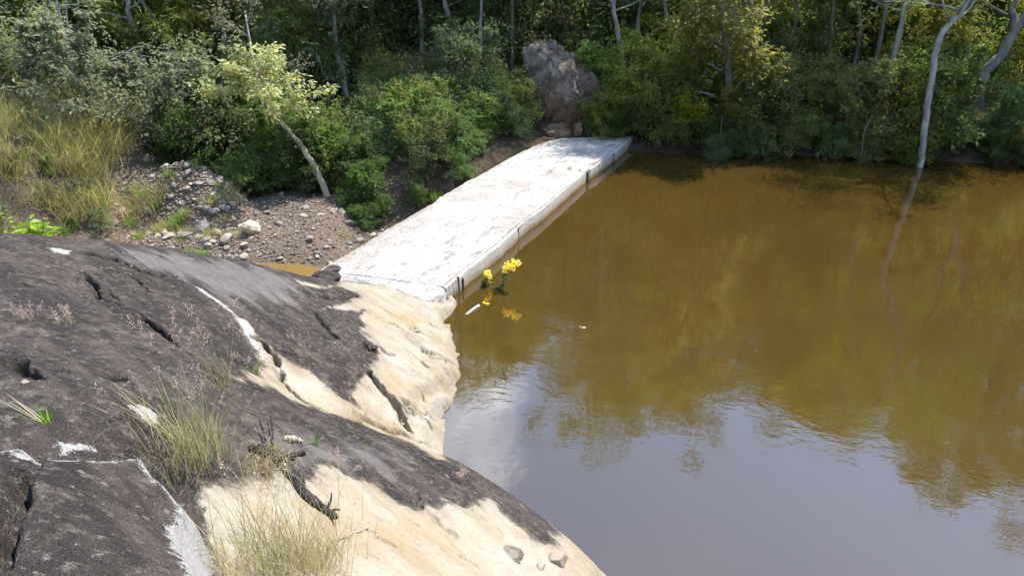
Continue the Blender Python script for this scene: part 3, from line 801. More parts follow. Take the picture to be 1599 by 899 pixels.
# rust-streaked crag at the far end of the weir
cb = aty(868, 205, 20.3); crag = empty('rock_crag', (float(cb[0]), float(cb[1]), 0.1))
tag(crag, 'grey crag with rusty orange streaks standing behind the far end of the weir', 'rock')
cb = np.array(crag.location)
def crag_mesh(seed, sub, fl, cells, amp):
    r = np.random.default_rng(seed)
    me = faceted('crag_block', sub, 0, seed, 0.0, 2.0)
    v = np.zeros(len(me.vertices) * 3, np.float32); me.vertices.foreach_get('co', v); v = v.reshape(-1, 3).astype(float)
    v = v / ((np.abs(v) ** 3.4).sum(1) ** (1 / 3.4))[:, None]          # a blocky mass, not a ball
    for k in range(26):
        n = unit3(r, 1)[0]; q = np.maximum(v @ n - r.uniform(0.82, 1.08), 0); v -= q[:, None] * n
    ax = np.array([0.42, 0.0, 0.91])                                   # joints follow one leaning direction
    def sq(p): return p - 0.38 * (p @ ax)[..., None] * ax
    for (n, am) in ((cells, amp), (cells * 4, amp * 0.55), (cells * 16, amp * 0.25)):
        c0 = unit3(r, n) * r.uniform(0.8, 1.25, (n, 1)); c = sq(c0)
        d = np.linalg.norm(sq(v)[:, None, :] - c[None], axis=2)
        i = np.argmin(d, axis=1)
        slope = r.normal(size=(n, 3)) * 0.55                           # every joint block has its own tilted face
        off = (r.uniform(-1, 1, n) * am)[i] + np.clip(((v - c0[i]) * slope[i]).sum(1), -0.5, 0.5) * am * 1.6
        v = v + v / np.linalg.norm(v, axis=1)[:, None] * off[:, None]
    v = v * np.array(fl)
    v[:, 2] += (0.10 - 0.34 * v[:, 0]) * sstep(-0.3, 0.9, v[:, 2])
    me.vertices.foreach_set('co', v.astype(np.float32).ravel()); me.update()
    return me
def unit3(r, n):
    v = r.normal(size=(n, 3)); return v / np.linalg.norm(v, axis=1)[:, None]
for (px, py, Yd, s, fl, seed, sub, ry) in [(872, 152, 21.1, 1.0, (0.82, 0.8, 1.22), 5, 6, -0.20), (908, 152, 21.0, 0.66, (0.85, 0.8, 1.25), 8, 6, -0.30), (842, 110, 21.2, 0.42, (0.75, 0.9, 1.1), 11, 5, -0.35), (880, 215, 20.2, 0.45, (1.3, 0.8, 0.6), 13, 5, 0.1),
                                      (842, 222, 20.3, 0.36, (1.2, 0.8, 0.7), 15, 5, 0.2), (903, 204, 19.6, 0.14, (0.8, 0.7, 1.2), 16, 4, 0.0)]:
    me = crag_mesh(seed, sub, fl, 16, 0.17)
    o = link('crag_block', me, M_CLIFF, crag); p = aty(px, py, Yd) - cb
    o.location = p; o.rotation_euler = (0.06, ry, 0.3 * math.sin(seed * 2)); o.scale = (s, s, s)
SM = [faceted('stone', 2, 9, 30 + k, 0.12, 1.7, f, False) for k, f in enumerate([(1, .8, .6), (1.2, .8, .5), (1, .9, .75), (.9, .7, .6), (1.3, .8, .7), (1, 1, .5)])]
for m in SM: m.materials.append(M_STONE)
rs = np.random.default_rng(21)
def stone(px, py, w_px, k, label, group=None, zoff=0.3, name='stone', flat=1.0, mat=None):
    # stone seen at a pixel on the downstream ground, w_px wide
    d = ray(px, py); t = np.linspace(9, 26, 900)
    z = CAM_Z + d[2] * t; m = z < ground(d[0] * t, d[1] * t)
    i = int(np.argmax(m)) if m.any() else 600
    s = w_px * t[i] / FPX / 2
    o = link(name, SM[k % 6]); o.location = (d[0] * t[i], d[1] * t[i], gz(d[0] * t[i], d[1] * t[i]) + s * zoff)
    o.scale = (s, s, s * flat); o.rotation_euler = (rs.normal() * .2, rs.normal() * .2, rs.uniform(0, 6.28))
    return tag(o, label, 'stone', group)
stone(355, 377, 26, 0, 'rounded tan boulder beside the brown puddle', name='boulder')
stone(318, 362, 34, 2, 'pale grey boulder at the left end of the gravel bench', name='boulder')
stone(288, 371, 26, 5, 'cream cobble left of the pale grey boulder')
stone(264, 371, 20, 1, 'small white cobble leftmost in the row above the dark rock')
stone(382, 386, 18, 3, 'small grey stone at the puddle edge right of the tan boulder')
stone(395, 362, 36, 4, 'dark grey boulder in the middle of the gravel bench', name='boulder')
stone(484, 375, 15, 0, 'tan square stone near the right end of the gravel')
stone(437, 405, 12, 1, 'small pale stone standing in the puddle edge')
stone(509, 388, 10, 2, 'tiny buff stone nearest the concrete weir')
stone(176, 350, 17, 5, 'lone white stone low on the overgrown bank at left')
stone(256, 265, 15, 2, 'whitish stone near the top of the rubble mound')
stone(340, 311, 13, 1, 'white stone on the right flank of the rubble mound')
stone(347, 326, 14, 4, 'elongated pale stone at the foot of the rubble mound')
stone(347, 287, 11, 0, 'brown stone where the rubble mound meets the dark bushes')
n = 0
while n < 290:
    if n < 170:
        x, y = rs.normal(MOUND[0] + 0.5, 1.3), rs.normal(MOUND[1] - 0.7, 0.9)
    else:
        x, y = rs.uniform(-8.2, -2.6), rs.uniform(13.9, 16.6)
    s = 0.035 + 0.10 * rs.random() ** 3
    o = link('stone', SM[n % 6], None, None, (x, y, gz(x, y) + 0.2 * s)); o.scale = (s, s, s); o.rotation_euler = (rs.normal() * .4, rs.normal() * .4, rs.uniform(0, 6.28))
    if n < 170: tag(o, 'pale angular stone scattered over the rubble mound', 'stone', 'stones on the rubble mound')
    else: tag(o, 'grey cobble lying in the gravel beside the puddle', 'stone', 'cobbles on the gravel bench')
    n += 1
# fine gravel nobody could count
gn = 9000
xs = np.concatenate([rs.normal(MOUND[0] + 0.3, 1.5, 5000), rs.uniform(-8.8, -2.2, 4000)]); ys = np.concatenate([rs.normal(MOUND[1] - 0.6, 1.1, 5000), rs.uniform(13.6, 17.2, 4000)])
zs = ground(xs, ys); sz = 0.014 + 0.045 * rs.random(gn) ** 2
base = np.array([(1, 0, 0), (-1, 0, 0), (0, 1, 0), (0, -1, 0), (0, 0, 1), (0, 0, -1)], float)
tri = np.array([(0, 2, 4), (2, 1, 4), (1, 3, 4), (3, 0, 4), (2, 0, 5), (1, 2, 5), (3, 1, 5), (0, 3, 5)])
th = rs.uniform(0, 6.28, gn); st = rs.uniform(0.6, 1.3, (gn, 6, 3)) * np.array([1, 0.8, 0.6])
V = base[None] * st * sz[:, None, None]
V = np.stack([V[..., 0] * np.cos(th)[:, None] - V[..., 1] * np.sin(th)[:, None], V[..., 0] * np.sin(th)[:, None] + V[..., 1] * np.cos(th)[:, None], V[..., 2]], -1)
V += np.stack([xs, ys, zs + sz * 0.2], -1)[:, None, :]
Fc = (tri[None] + 6 * np.arange(gn)[:, None, None]).reshape(-1, 3)
me = mesh_np('gravel', V.reshape(-1, 3), Fc, False)
g = G('gravel_stone'); pos = g.pos()
M_GRAV = g.done(g.pbsdf(g.mix(g.mr(g.noise(pos, 14, 2), 0.35, 0.65), (0.075, 0.055, 0.038), (0.26, 0.21, 0.165)), 0.95))
tag(link('gravel', me, M_GRAV), 'grey and brown gravel covering the mound and bench below the weir', 'gravel', kind='stuff')
# ------------------------------------------------------------------ foliage builders
def leaves(name, P, A, Nn, L, W, tint, mat):
    # P base points, A leaf axes, Nn normals: folded diamond leaves, 2 triangles each
    A = A / (np.linalg.norm(A, axis=1)[:, None] + 1e-9)
    S = np.cross(A, Nn); S /= np.linalg.norm(S, axis=1)[:, None] + 1e-9
    U = np.cross(S, A)
    L = np.asarray(L)[:, None]; W = np.asarray(W)[:, None]
    v = np.stack([P, P + A * L * 0.5 + S * W * 0.5 + U * W * 0.14, P + A * L - U * L * 0.10, P + A * L * 0.5 - S * W * 0.5 + U * W * 0.14], 1)
    n = len(P)
    f = np.array([(0, 1, 2), (0, 2, 3)])[None] + 4 * np.arange(n)[:, None, None]
    me = mesh_np(name, v.reshape(-1, 3), f.reshape(-1, 3), False)
    add_attr(me, 'tint', np.repeat(np.asarray(tint), 2), 'FACE')
    me.materials.append(mat)
    return me
def unit(r, n):
    v = r.normal(size=(n, 3)); return v / np.linalg.norm(v, axis=1)[:, None]
STY = {  # leaf length, width ratio, axis droop, normal up-bias, horizontal spread of a spray
    'broad':   (0.115, 0.52, 0.25, 1.0),
    'small':   (0.075, 0.55, 0.05, 0.7),
    'feather': (0.150, 0.20, 0.10, 2.2),
    'droop':   (0.160, 0.34, 0.80, 0.5),
    'big':     (0.200, 0.55, 0.35, 1.2),
}
def cluster_leaves(r, centres, radii, per, style, sq=0.6, gap=0.0):
    ll, wr, dr, up = STY[style]
    c = np.repeat(centres, per, 0); rad = np.repeat(radii, per)
    n = len(c)
    u = unit(r, n); q = r.random(n) ** 0.42
    off = u * (q * rad)[:, None] * np.array([1, 1, sq])
    P = c + off
    A = u * np.array([1, 1, 0.5]) + 0.7 * unit(r, n) + np.array([0, 0, -dr])
    Nn = np.array([0, 0, up]) + 0.6 * u + 0.6 * unit(r, n)
    L = ll * r.uniform(0.6, 1.35, n)
    tint = np.clip(0.30 + 0.40 * r.random(n) + np.repeat(r.normal(0, 0.16, len(centres)), per) , 0, 1)
    tint = np.where(r.random(n) < 0.02, 1.0, np.minimum(tint, 0.90))
    return P, A, Nn, L, L * wr, tint
def limb_path(r, p0, d, L, n=6, sag=0.15, wob=0.12):
    p = [np.array(p0, float)]; d = np.array(d, float); d /= np.linalg.norm(d)
    for k in range(n):
        d = d + r.normal(size=3) * wob + np.array([0, 0, sag * 0.3]); d /= np.linalg.norm(d)
        p.append(p[-1] + d * L / n)
    return np.array(p)
def tree_parts(seed, path, r0, r1, cb, limbs, limb_len, style, per=60, crad=0.5, twigs=3, bark='grey', leaf='mid', lean=0.0, bare=False, low=None, sq=0.55, lsc=1.0):
    """trunk along path; limbs from fraction cb of the trunk upwards; leaf sprays at limb and twig ends"""
    r = np.random.default_rng(seed)
    T = smooth_path(path, max(10, len(path) * 4))
    n = len(T)
    rad = r0 + (r1 - r0) * np.linspace(0, 1, n) ** 0.8
    rad[0] *= 1.35
    T = T + 0.10 * rad[:, None] * r.normal(size=(n, 3)) * np.array([1, 1, 0])
    m = MB(); m.tube(T, rad, 8)
    cen, crd = [], []
    for k in range(limbs):
        u = cb + (1 - cb) * (k + r.random()) / limbs
        i = min(int(u * (n - 1)), n - 1)
        az = k * 2.4 + r.normal() * 0.5; el = r.uniform(0.15, 0.9)
        Lk = limb_len * (1.15 - 0.55 * (u - cb) / (1 - cb + 1e-6)) * r.uniform(0.7, 1.2)
        q = limb_path(r, T[i], (math.cos(az) * math.cos(el), math.sin(az) * math.cos(el), math.sin(el)), Lk)
        rr = rad[i] * 0.5
        m.tube(q, np.linspace(rr, max(rr * 0.25, 0.006), len(q)), 5)
        cen.append(q[-1]); crd.append(crad * r.uniform(0.7, 1.2))
        for j in range(twigs):
            s = r.integers(2, len(q)); dd = q[s] - q[s - 1]; dd = dd / np.linalg.norm(dd) + r.normal(size=3) * 0.7
            w = limb_path(r, q[s], dd, Lk * r.uniform(0.25, 0.55), 4)
            m.tube(w, np.linspace(rr * 0.4, 0.005, len(w)), 4)
            cen.append(w[-1]); crd.append(crad * r.uniform(0.5, 1.0))
            cen.append(w[2]); crd.append(crad * r.uniform(0.4, 0.8))
    cen.append(T[-1]); crd.append(crad)
    tm = m.mesh('trunk'); tm.materials.append(BARK[bark])
    if bare: return tm, None
    Q = list(cluster_leaves(r, np.array(cen), np.array(crd), per, style, sq)); Q[3] = Q[3] * lsc; Q[4] = Q[4] * lsc
    cm = leaves('crown', *Q, LEAF[leaf])
    return tm, cm
def plant(name, loc, parts, rz=0.0, sc=1.0):
    o = empty(name, [float(q) for q in loc], rz, sc)
    for nm, me in parts:
        if me is not None: link(nm, me, None, o)
    return o
def shrub_parts(seed, h, w, lobes, per, style, leaf, bark='brown', sq=0.7, top=0.0):
    r = np.random.default_rng(seed)
    m = MB(); cen, crd = [], []
    lobes = int(lobes * 1.5); per = int(per * 0.62)
    for k in range(lobes):
        az = r.uniform(0, 6.28); rr = w * r.random() ** 0.6 * 1.12
        z = h * (0.16 + 0.94 * r.random() * (1 - 0.5 * min(rr / w, 1) ** 2))
        c = np.array([rr * math.cos(az), rr * math.sin(az), z])
        q = smooth_path([(0.12 * r.normal(), 0.12 * r.normal(), -0.1), c * np.array([0.45, 0.45, 0.55]) + r.normal(size=3) * 0.05, c, c * 1.12 + np.array([0, 0, 0.12])], 8)
        m.tube(q, np.linspace(0.022 * h / 2, 0.005, 8), 5)
        cen.append(c); crd.append(w * r.uniform(0.18, 0.38))
    for k in range(7):                                                # upright shoots break the outline
        az = r.uniform(0, 6.28); e = np.array([math.cos(az) * w * r.uniform(0.2, 1.1), math.sin(az) * w * r.uniform(0.2, 1.1), h * r.uniform(0.95, 1.3)])
        q = smooth_path([e * np.array([0.4, 0.4, 0.35]), e * np.array([0.8, 0.8, 0.7]), e], 7); m.tube(q, np.linspace(0.012, 0.004, 7), 4)
        for j in (3, 4, 5, 6): cen.append(q[j]); crd.append(w * (0.17 - 0.018 * j))
    lobes = len(cen)
    sm = m.mesh('stems'); sm.materials.append(BARK[bark])
    P = cluster_leaves(r, np.array(cen), np.array(crd), per, style, sq)
    # a third of the leaves gather in small tufts so that the outline stays ragged
    tc = np.array(cen)[r.integers(0, lobes, lobes * 5)] + unit(r, lobes * 5) * np.array([1, 1, 0.9]) * w * r.uniform(0.25, 0.6, (lobes * 5, 1))
    tc[:, 2] = np.maximum(tc[:, 2], 0.08)
    Q = cluster_leaves(r, tc, np.full(len(tc), w * 0.13), max(6, per // 9), style, 0.8)
    Z = [np.concatenate([a, b]) for a, b in zip(P, Q)]
    keep = Z[0][:, 2] > 0.0
    cm = leaves('foliage', *[z[keep] for z in Z], LEAF[leaf])
    return [('stems', sm), ('foliage', cm)]

# ------------------------------------------------------------------ trees that can be told apart
def path_px(L, Y, up=None):
    """trunk traced upwards at depth Y (or a depth per point), continued above the frame by the offsets in up"""
    P = [aty(p[0], p[1], p[2] if len(p) > 2 else Y) for p in L]
    for d in (up or []): P.append(P[-1] + np.array(d))
    return np.array(P)
def special(name, label, path, r0, r1, ground_base=True, **kw):
    base = path[0].copy()
    if ground_base: base[2] = min(base[2], gz(base[0], base[1]) - 0.1)
    rel = path - base
    if ground_base and path[0][2] - base[2] > 0.15: rel = np.concatenate([[[0, 0, 0]], rel])
    tm, cm = tree_parts(path=rel, r0=r0, r1=r1, **kw)
    o = plant(name, base, [('trunk', tm), ('crown', cm)])
    return tag(o, label, 'tree')

special('leaning_tree', 'small sunlit tree with pale waxy leaves and a bent leaning trunk above the gravel',
        path_px([(514, 312), (497, 272), (476, 236), (452, 206), (432, 184), (416, 160), (408, 132), (402, 108)], 17.3), 0.085, 0.03,
        seed=1, cb=0.56, limbs=14, limb_len=0.95, style='broad', per=27, crad=0.30, twigs=3, bark='dead', leaf='sunlit', sq=0.6)
special('slender_tree', 'slender straight pale trunk standing just left of the bent leaning tree',
        path_px([(425, 300), (421, 250), (419, 200), (408, 150), (398, 110)], 17.8, [(-0.1, 0.2, 1.2)]), 0.050, 0.02,
        seed=2, cb=0.6, limbs=6, limb_len=0.9, style='small', per=40, crad=0.36, twigs=2, bark='pale', leaf='grey')
special('forest_tree', 'brown crooked tree trunk with bare side branches behind the sunlit leaning tree',
        path_px([(514, 160), (508, 125), (502, 95), (494, 55), (488, 20), (486, 0)], 21.6, [(-0.3, 0.1, 1.6), (0.1, 0.3, 2.0), (-.2, 0, 1.6)]), 0.13, 0.04,
        seed=3, cb=0.22, limbs=11, limb_len=1.7, style='feather', per=60, crad=0.55, twigs=3, bark='brown', leaf='grey')
special('forest_tree', 'pale grey slightly leaning trunk right of the brown crooked trunk',
        path_px([(542, 155), (535, 120), (528, 90), (523, 55), (520, 20), (516, 0)], 21.7, [(-0.2, 0.1, 1.8), (-0.2, 0.3, 2.0), (0.1, 0, 1.2)]), 0.10, 0.035,
        seed=4, cb=0.45, limbs=9, limb_len=1.5, style='small', per=60, crad=0.55, twigs=3, bark='pale', leaf='olive')
special('forest_tree', 'thin pale trunk above the bushes left of the rocky crag',
        path_px([(708, 76), (703, 45), (698, 15), (695, 0)], 23.5, [(-0.1, 0.1, 2.0), (0.2, 0.2, 2.4), (0, 0, 1.8)]), 0.11, 0.04,
        seed=5, cb=0.45, limbs=10, limb_len=1.8, style='small', per=70, crad=0.6, twigs=3, bark='pale', leaf='yellow')
special('forest_tree', 'grey trunk leaning left in front of yellowing leaves, top centre left',
        path_px([(630, 85), (622, 65), (610, 46), (596, 22), (585, 0)], 23.8, [(-0.5, 0.1, 1.5), (-0.3, 0.2, 2.0)]), 0.07, 0.03,
        seed=6, cb=0.4, limbs=9, limb_len=1.6, style='small', per=60, crad=0.6, twigs=3, bark='grey', leaf='yellow')
special('bare_tree', 'whitish thin twin stemmed tree with bare twigs at the far upper left',
        path_px([(116, 118), (110, 75), (98, 45), (92, 20), (88, 0)], 19.4, [(0.1, 0.1, 1.2), (-0.1, 0, 1.2)]), 0.060, 0.02,
        seed=7, cb=0.15, limbs=14, limb_len=1.3, style='small', per=9, crad=0.4, twigs=5, bark='pale', leaf='olive')
special('forest_tree', 'pale curved trunk just above and right of the rocky crag',
        path_px([(972, 92), (966, 60), (961, 30), (958, 0)], 22.3, [(0.1, 0.1, 2.0), (0.3, 0.2, 2.4), (-.2, 0, 2.2)]), 0.085, 0.035,
        seed=8, cb=0.5, limbs=11, limb_len=2.0, style='small', per=70, crad=0.65, twigs=3, bark='pale', leaf='mid')
special('forest_tree', 'straight grey trunk second to the right of the rocky crag',
        path_px([(999, 82), (996, 55), (998, 25), (1002, 0)], 22.6, [(0.2, 0.1, 2.2), (0.1, 0.2, 2.4), (0.2, 0, 2.0)]), 0.08, 0.035,
        seed=9, cb=0.5, limbs=11, limb_len=2.0, style='small', per=70, crad=0.65, twigs=3, bark='grey', leaf='blue')
special('spreading_tree', 'broad yellow green tree with grey limbs overhanging the water right of the weir',
        path_px([(1142, 236), (1140, 190), (1138, 140), (1136, 95), (1130, 50), (1128, 10)], 19.5, [(0.1, 0.3, 1.2), (-0.2, 0.1, 1.2)]), 0.12, 0.04,
        seed=10, cb=0.10, limbs=30, limb_len=1.65, style='broad', per=44, crad=0.42, twigs=4, bark='grey', leaf='yellow', sq=0.65)
special('forest_tree', 'thin grey trunk behind the olive bushes, left one of the pair',
        path_px([(1372, 75), (1379, 40), (1386, 0)], 21.6, [(0.2, 0, 1.8), (0.3, 0.2, 2.4), (0, 0, 2.5)]), 0.07, 0.035,
        seed=11, cb=0.5, limbs=11, limb_len=2.0, style='small', per=70, crad=0.65, twigs=3, bark='grey', leaf='mid')
special('forest_tree', 'pale straight trunk rising out of the olive bushes left of the leaning trunk',
        path_px([(1388, 120), (1398, 80), (1408, 35), (1417, 0)], 20.4, [(0.4, 0.1, 1.8), (0.3, 0.2, 2.4), (0.2, 0, 2.5)]), 0.085, 0.04,
        seed=12, cb=0.5, limbs=12, limb_len=2.2, style='feather', per=80, crad=0.7, twigs=3, bark='pale', leaf='olive')
special('leaning_tree', 'tall pale trunk curving out of the water and leaning right',
        path_px([(1436, 262), (1440, 232), (1446, 180), (1454, 130), (1461, 82), (1470, 55), (1488, 32), (1510, 4)], 17.75, [(0.6, 0.3, 1.2), (0.3, 0.4, 1.5), (-0.2, 0.4, 1.3)]), 0.088, 0.05,
        seed=13, cb=0.60, limbs=14, limb_len=2.4, style='small', per=80, crad=0.75, twigs=3, bark='pale', leaf='mid')
special('forked_tree', 'thick grey forked trunk bending to the right at the right edge',
        path_px([(1533, 190), (1528, 145), (1540, 112), (1562, 88), (1578, 60), (1592, 36)], 19.8, [(0.5, 0.2, 0.7), (0.5, 0.3, 1.6), (0.1, 0.3, 2.2), (0.1, 0.1, 2.0)]), 0.165, 0.07,
        seed=14, cb=0.5, limbs=12, limb_len=2.6, style='broad', per=70, crad=0.8, twigs=3, bark='grey', leaf='dark')
_f = [o for o in col.objects if o.name.startswith('forked_tree')][0]
m = MB(); q = smooth_path(path_px([(1580, 58), (1583, 30), (1579, 12), (1590, -6)], 19.8, [(0.1, 0.1, 1.2), (-0.4, 0, 1.6)]) - np.array(_f.location), 14)
m.tube(q, np.linspace(0.10, 0.04, 14), 8); me = m.mesh('fork'); me.materials.append(BARK['grey']); link('fork', me, None, _f)
special('bare_sapling', 'thin leafless pale sapling between the leaning trunk and the forked trunk',
        path_px([(1512, 102), (1504, 78), (1507, 45), (1508, 15), (1500, -10)], 20.5, [(0, 0, 1.0)]), 0.035, 0.012,
        seed=15, cb=0.1, limbs=7, limb_len=0.9, style='small', per=2, crad=0.2, twigs=1, bark='pale', leaf='olive')
for i, (L, Y, lab) in enumerate([([(1340, 268), (1346, 235), (1350, 205), (1362, 181)], 18.3, 'pale dead stick standing in the water left of the leaning trunk'),
                                 ([(1272, 250), (1290, 228), (1318, 214), (1336, 184)], 18.75, 'grey dead branch slanting over the water beneath the olive bushes'),
                                 ([(1118, 250), (1124, 215), (1128, 182)], 18.8, 'pale bare stem hanging to the water under the broad yellow green tree')]):
    P = path_px(L, Y); m = MB(); m.tube(smooth_path(P - P[0], 12), np.linspace(0.022, 0.008, 12), 6)
    me = m.mesh('dead_branch'); me.materials.append(BARK['grey'])
    tag(link('dead_branch', me, None, None, P[0]), lab, 'branch')

# slim trunks standing in the open wood behind
THIN = []
for k in range(3):
    r = np.random.default_rng(180 + k)
    path = [(0, 0, -0.4)] + [(r.normal() * 0.10 * z, r.normal() * 0.06 * z, z) for z in np.linspace(1.2, 7.0, 6)]
    THIN.append([tree_parts(180 + k, np.array(path), 0.06, 0.025, 0.35, 14, 1.3, ('small', 'broad', 'feather')[k], 46, 0.5, 3, ('grey', 'brown', 'grey')[k], ('olive', 'mid', 'yellow')[k])])
THIN_PX = [(62, 21.6, 'left of the whitish bare tree'), (152, 22.4, 'right of the whitish bare tree'), (250, 21.8, 'above the grey green bushes at upper left'), (352, 22.6, 'behind the left side of the sunlit crown'),
           (578, 22.8, 'right of the pale grey trunk'), (655, 23.2, 'left of the thin trunk above the bank'), (752, 22.4, 'between the thin trunk and the crag'), (800, 22.2, 'just left of the crag top'),
           (1058, 21.6, 'left of the broad yellow green tree'), (1235, 21.4, 'right of the broad yellow green tree'), (1300, 21.2, 'above the olive bushes by the dead stick'), (1340, 22.0, 'left of the thin grey pair of trunks')]
for i, (px, Y, lab) in enumerate(THIN_PX):
    p = aty(px, 60, Y); (tm, cm), = THIN[i % 3]
    tag(plant('slim_tree', (p[0], Y, gz(p[0], Y)), [('trunk', tm), ('crown', cm)], i * 1.9, 0.9 + 0.1 * (i % 3)), 'slim pale trunk with a thin high crown ' + lab, 'tree')
# ------------------------------------------------------------------ forest trees behind, alike by kind
PROTO_T = []
for k, (h, lf, st, bk) in enumerate([(9.0, 'dark', 'small', 'grey'), (10.5, 'mid', 'broad', 'brown'), (8.0, 'blue', 'feather', 'grey'), (9.5, 'olive', 'small', 'pale'), (10.0, 'mid', 'droop', 'grey'), (8.5, 'yellow', 'small', 'pale')]):
    r = np.random.default_rng(100 + k)
    path = [(0, 0, -0.3)] + [(r.normal() * 0.25 * z / 3, r.normal() * 0.25 * z / 3, z) for z in np.linspace(1.5, h, 6)]
    PROTO_T.append((h, lf, tree_parts(100 + k, np.array(path), 0.15, 0.04, 0.22, 24, 2.5, st, 56, 0.72, 3, bk, lf, lsc=1.3)))
rt = np.random.default_rng(55)
def far_tree(kind, x, y, h, label, group):
    hh, lf, (tm, cm) = PROTO_T[kind]
    o = plant('forest_tree', (x, y, gz(x, y)), [('trunk', tm), ('crown', cm)], rt.uniform(0, 6.28), h / hh)
    return tag(o, label, 'tree', group)
spots = []
for y0, xr, stp in ((27.6, (-15, 21), 5.0), (29.8, (-19, 26), 3.3), (34.5, (-24, 32), 4.6)):
    x = xr[0]
    while x < xr[1]:
        spots.append((x + rt.normal() * 0.6, y0 + rt.normal() * 0.7)); x += stp * rt.uniform(0.75, 1.25)
for k in range(16): spots.append((rt.uniform(18, 27) , rt.uniform(8, 21)))
for k in range(8): spots.append((rt.uniform(-20, -13.5), rt.uniform(19, 25)))
for k in range(34): spots.append((rt.uniform(-26, 34), rt.uniform(31, 40)))
spots2 = [(-2.6, 25.0), (-0.8, 25.6), (-1.8, 27.0), (0.6, 26.4), (5.4, 22.6), (7.2, 22.0), (-10.5, 21.6)]
KN = ['dark', 'mid green', 'bluish', 'olive', 'drooping', 'yellowing']
for i, (x, y) in enumerate(spots):
    if poly_sd(np.array([x]), np.array([y]), RES)[0] > -0.8 or poly_sd(np.array([x]), np.array([y]), BED)[0] > -0.8: continue
    h = np.interp(x / y * 25, [-14, -4, 0, 4, 8, 11, 15, 21], [5.0, 5.2, 6.5, 9.4, 8.2, 7.6, 9.0, 10.5]) * rt.uniform(0.86, 1.08) + 0.16 * (y - 25)
    k = int(rt.choice(6, p=[.26, .18, .20, .14, .12, .10])) if x > -6 else int(rt.choice(6, p=[.22, .12, .18, .30, .06, .12]))
    z = 'on the left bank' if x < -9 else 'behind the weir' if x < 2 else 'behind the reservoir shore' if x < 12 else 'at the right of the reservoir'
    far_tree(k, x, y, h, f'tall {KN[k]} leaved tree in the shaded forest {z}', f'forest trees {z}')

for x, y in spots2: far_tree(5, x, y, 6.4 if y > 23 else 5.2, 'yellowing tree with golden leaves ' + ('above the bank behind the weir' if x < 2 and x > -5 else 'behind the broad yellow green tree' if x > 2 else 'on the slope at the upper left'), 'golden leaved trees')
# ------------------------------------------------------------------ shrubs
SH = {}
for k, (nm, a) in enumerate({
    'dark': (2.0, 1.0, 16, 170, 'small', 'dark'), 'darkb': (1.8, 1.0, 14, 120, 'broad', 'dark'), 'blue': (2.2, 1.1, 16, 150, 'feather', 'blue'), 'blueb': (1.8, 1.1, 16, 130, 'small', 'blue'),
    'mid': (1.9, 1.0, 16, 130, 'broad', 'mid'), 'olive': (2.1, 1.1, 16, 150, 'small', 'olive'), 'yellow': (1.9, 1.0, 15, 140, 'small', 'yellow'),
    'fresh': (1.4, 0.8, 12, 140, 'droop', 'fresh'), 'grey': (2.2, 1.2, 16, 130, 'broad', 'grey'), 'fine': (2.3, 1.1, 18, 190, 'feather', 'olive')}.items()):
    SH[nm] = shrub_parts(300 + k, *a)
SHN = {'dark': 'dark small leaved', 'darkb': 'dark broad leaved', 'blue': 'feathery bluish green', 'blueb': 'bluish green', 'mid': 'mid green broad leaved', 'olive': 'olive green', 'yellow': 'yellowish green',
       'fresh': 'fresh green drooping', 'grey': 'grey green broad leaved', 'fine': 'feathery olive'}
rs2 = np.random.default_rng(77)
def shrub(kind, x, y, sc, label, group=None, z=None, sx=1.0):
    o = plant('shrub', (x, y, max(gz(x, y), -0.02) - 0.05 if z is None and y > 15 and x > 3 else gz(x, y) - 0.05 if z is None else z), SH[kind], rs2.uniform(0, 6.28), sc)
    o.scale = (sc * sx, sc * sx, sc)
    return tag(o, label, 'shrub', group)
def shrub_px(kind, px, py, Y, sc, label, group=None, sx=1.0):
    p = aty(px, py, Y); return shrub(kind, p[0], p[1], sc, label, group, None, sx)
shrub_px('fresh', 381, 330, 17.0, 0.62, 'bright green rounded bush at the right foot of the rubble mound')
shrub_px('grey', 150, 230, 16.8, 0.95, 'grey green leafy bush on the bank left of the rubble mound')
shrub_px('mid', 520, 338, 17.7, 0.20, 'green bush at the foot of the bent leaning trunk')
shrub_px('blue', 720, 200, 19.9, 0.85, 'flat layered bluish bush midway between the leaning tree and the crag')
shrub_px('fresh', 925, 130, 21.5, 0.95, 'bright fresh green bush on top of the crag')
shrub_px('fine', 800 + 205, 200, 20.0, 0.95, 'fern like layered olive bush just right of the crag', sx=1.0)
shrub_px('yellow', 950, 200, 19.75, 0.50, 'small yellowish bush at the far end of the weir')
shrub_px('blue', 1545, 240, 18.7, 0.62, 'bluish bush at the water edge below the forked trunk')
shrub_px('blueb', 1590, 240, 18.6, 0.65, 'bluish green bush at the water edge in the right corner')
KEEP = [(345, 525, 60, 270, 17.6), (425, 524, 170, 312, 17.4), (1424, 1462, 90, 256, 18.0), (488, 548, 0, 150, 21.7), (690, 712, 0, 70, 23.5), (815, 940, 70, 225, 20.8), (955, 1004, 0, 85, 22.5), (1430, 1515, 0, 200, 18.5), (1520, 1599, 0, 175, 19.9), (85, 120, 0, 105, 19.4)]
KEEP += [(t[0] - 7, t[0] + 7, 0, 75, t[1]) for t in THIN_PX]
def project(p):
    c, sn = math.cos(PITCH), math.sin(PITCH); z = p[2] - CAM_Z
    d = p[1] * c - z * sn; return CX + FPX * p[0] / d, CY - FPX * (p[1] * sn + z * c) / d
def blocks(x, y, sc):
    z = gz(x, y); px, py = project((x, y, z)); _, pt = project((x, y, z + 2.6 * sc)); w = 1.15 * sc * FPX / y
    return any(y < K[4] and px + w > K[0] and px - w < K[1] and pt < K[3] and py > K[2] for K in KEEP)
shrub_px('mid', 922, 178, 20.1, 0.40, 'small green bush against the right foot of the crag')
shrub_px('blueb', 806, 236, 19.6, 0.40, 'bluish bush at the left foot of the crag')
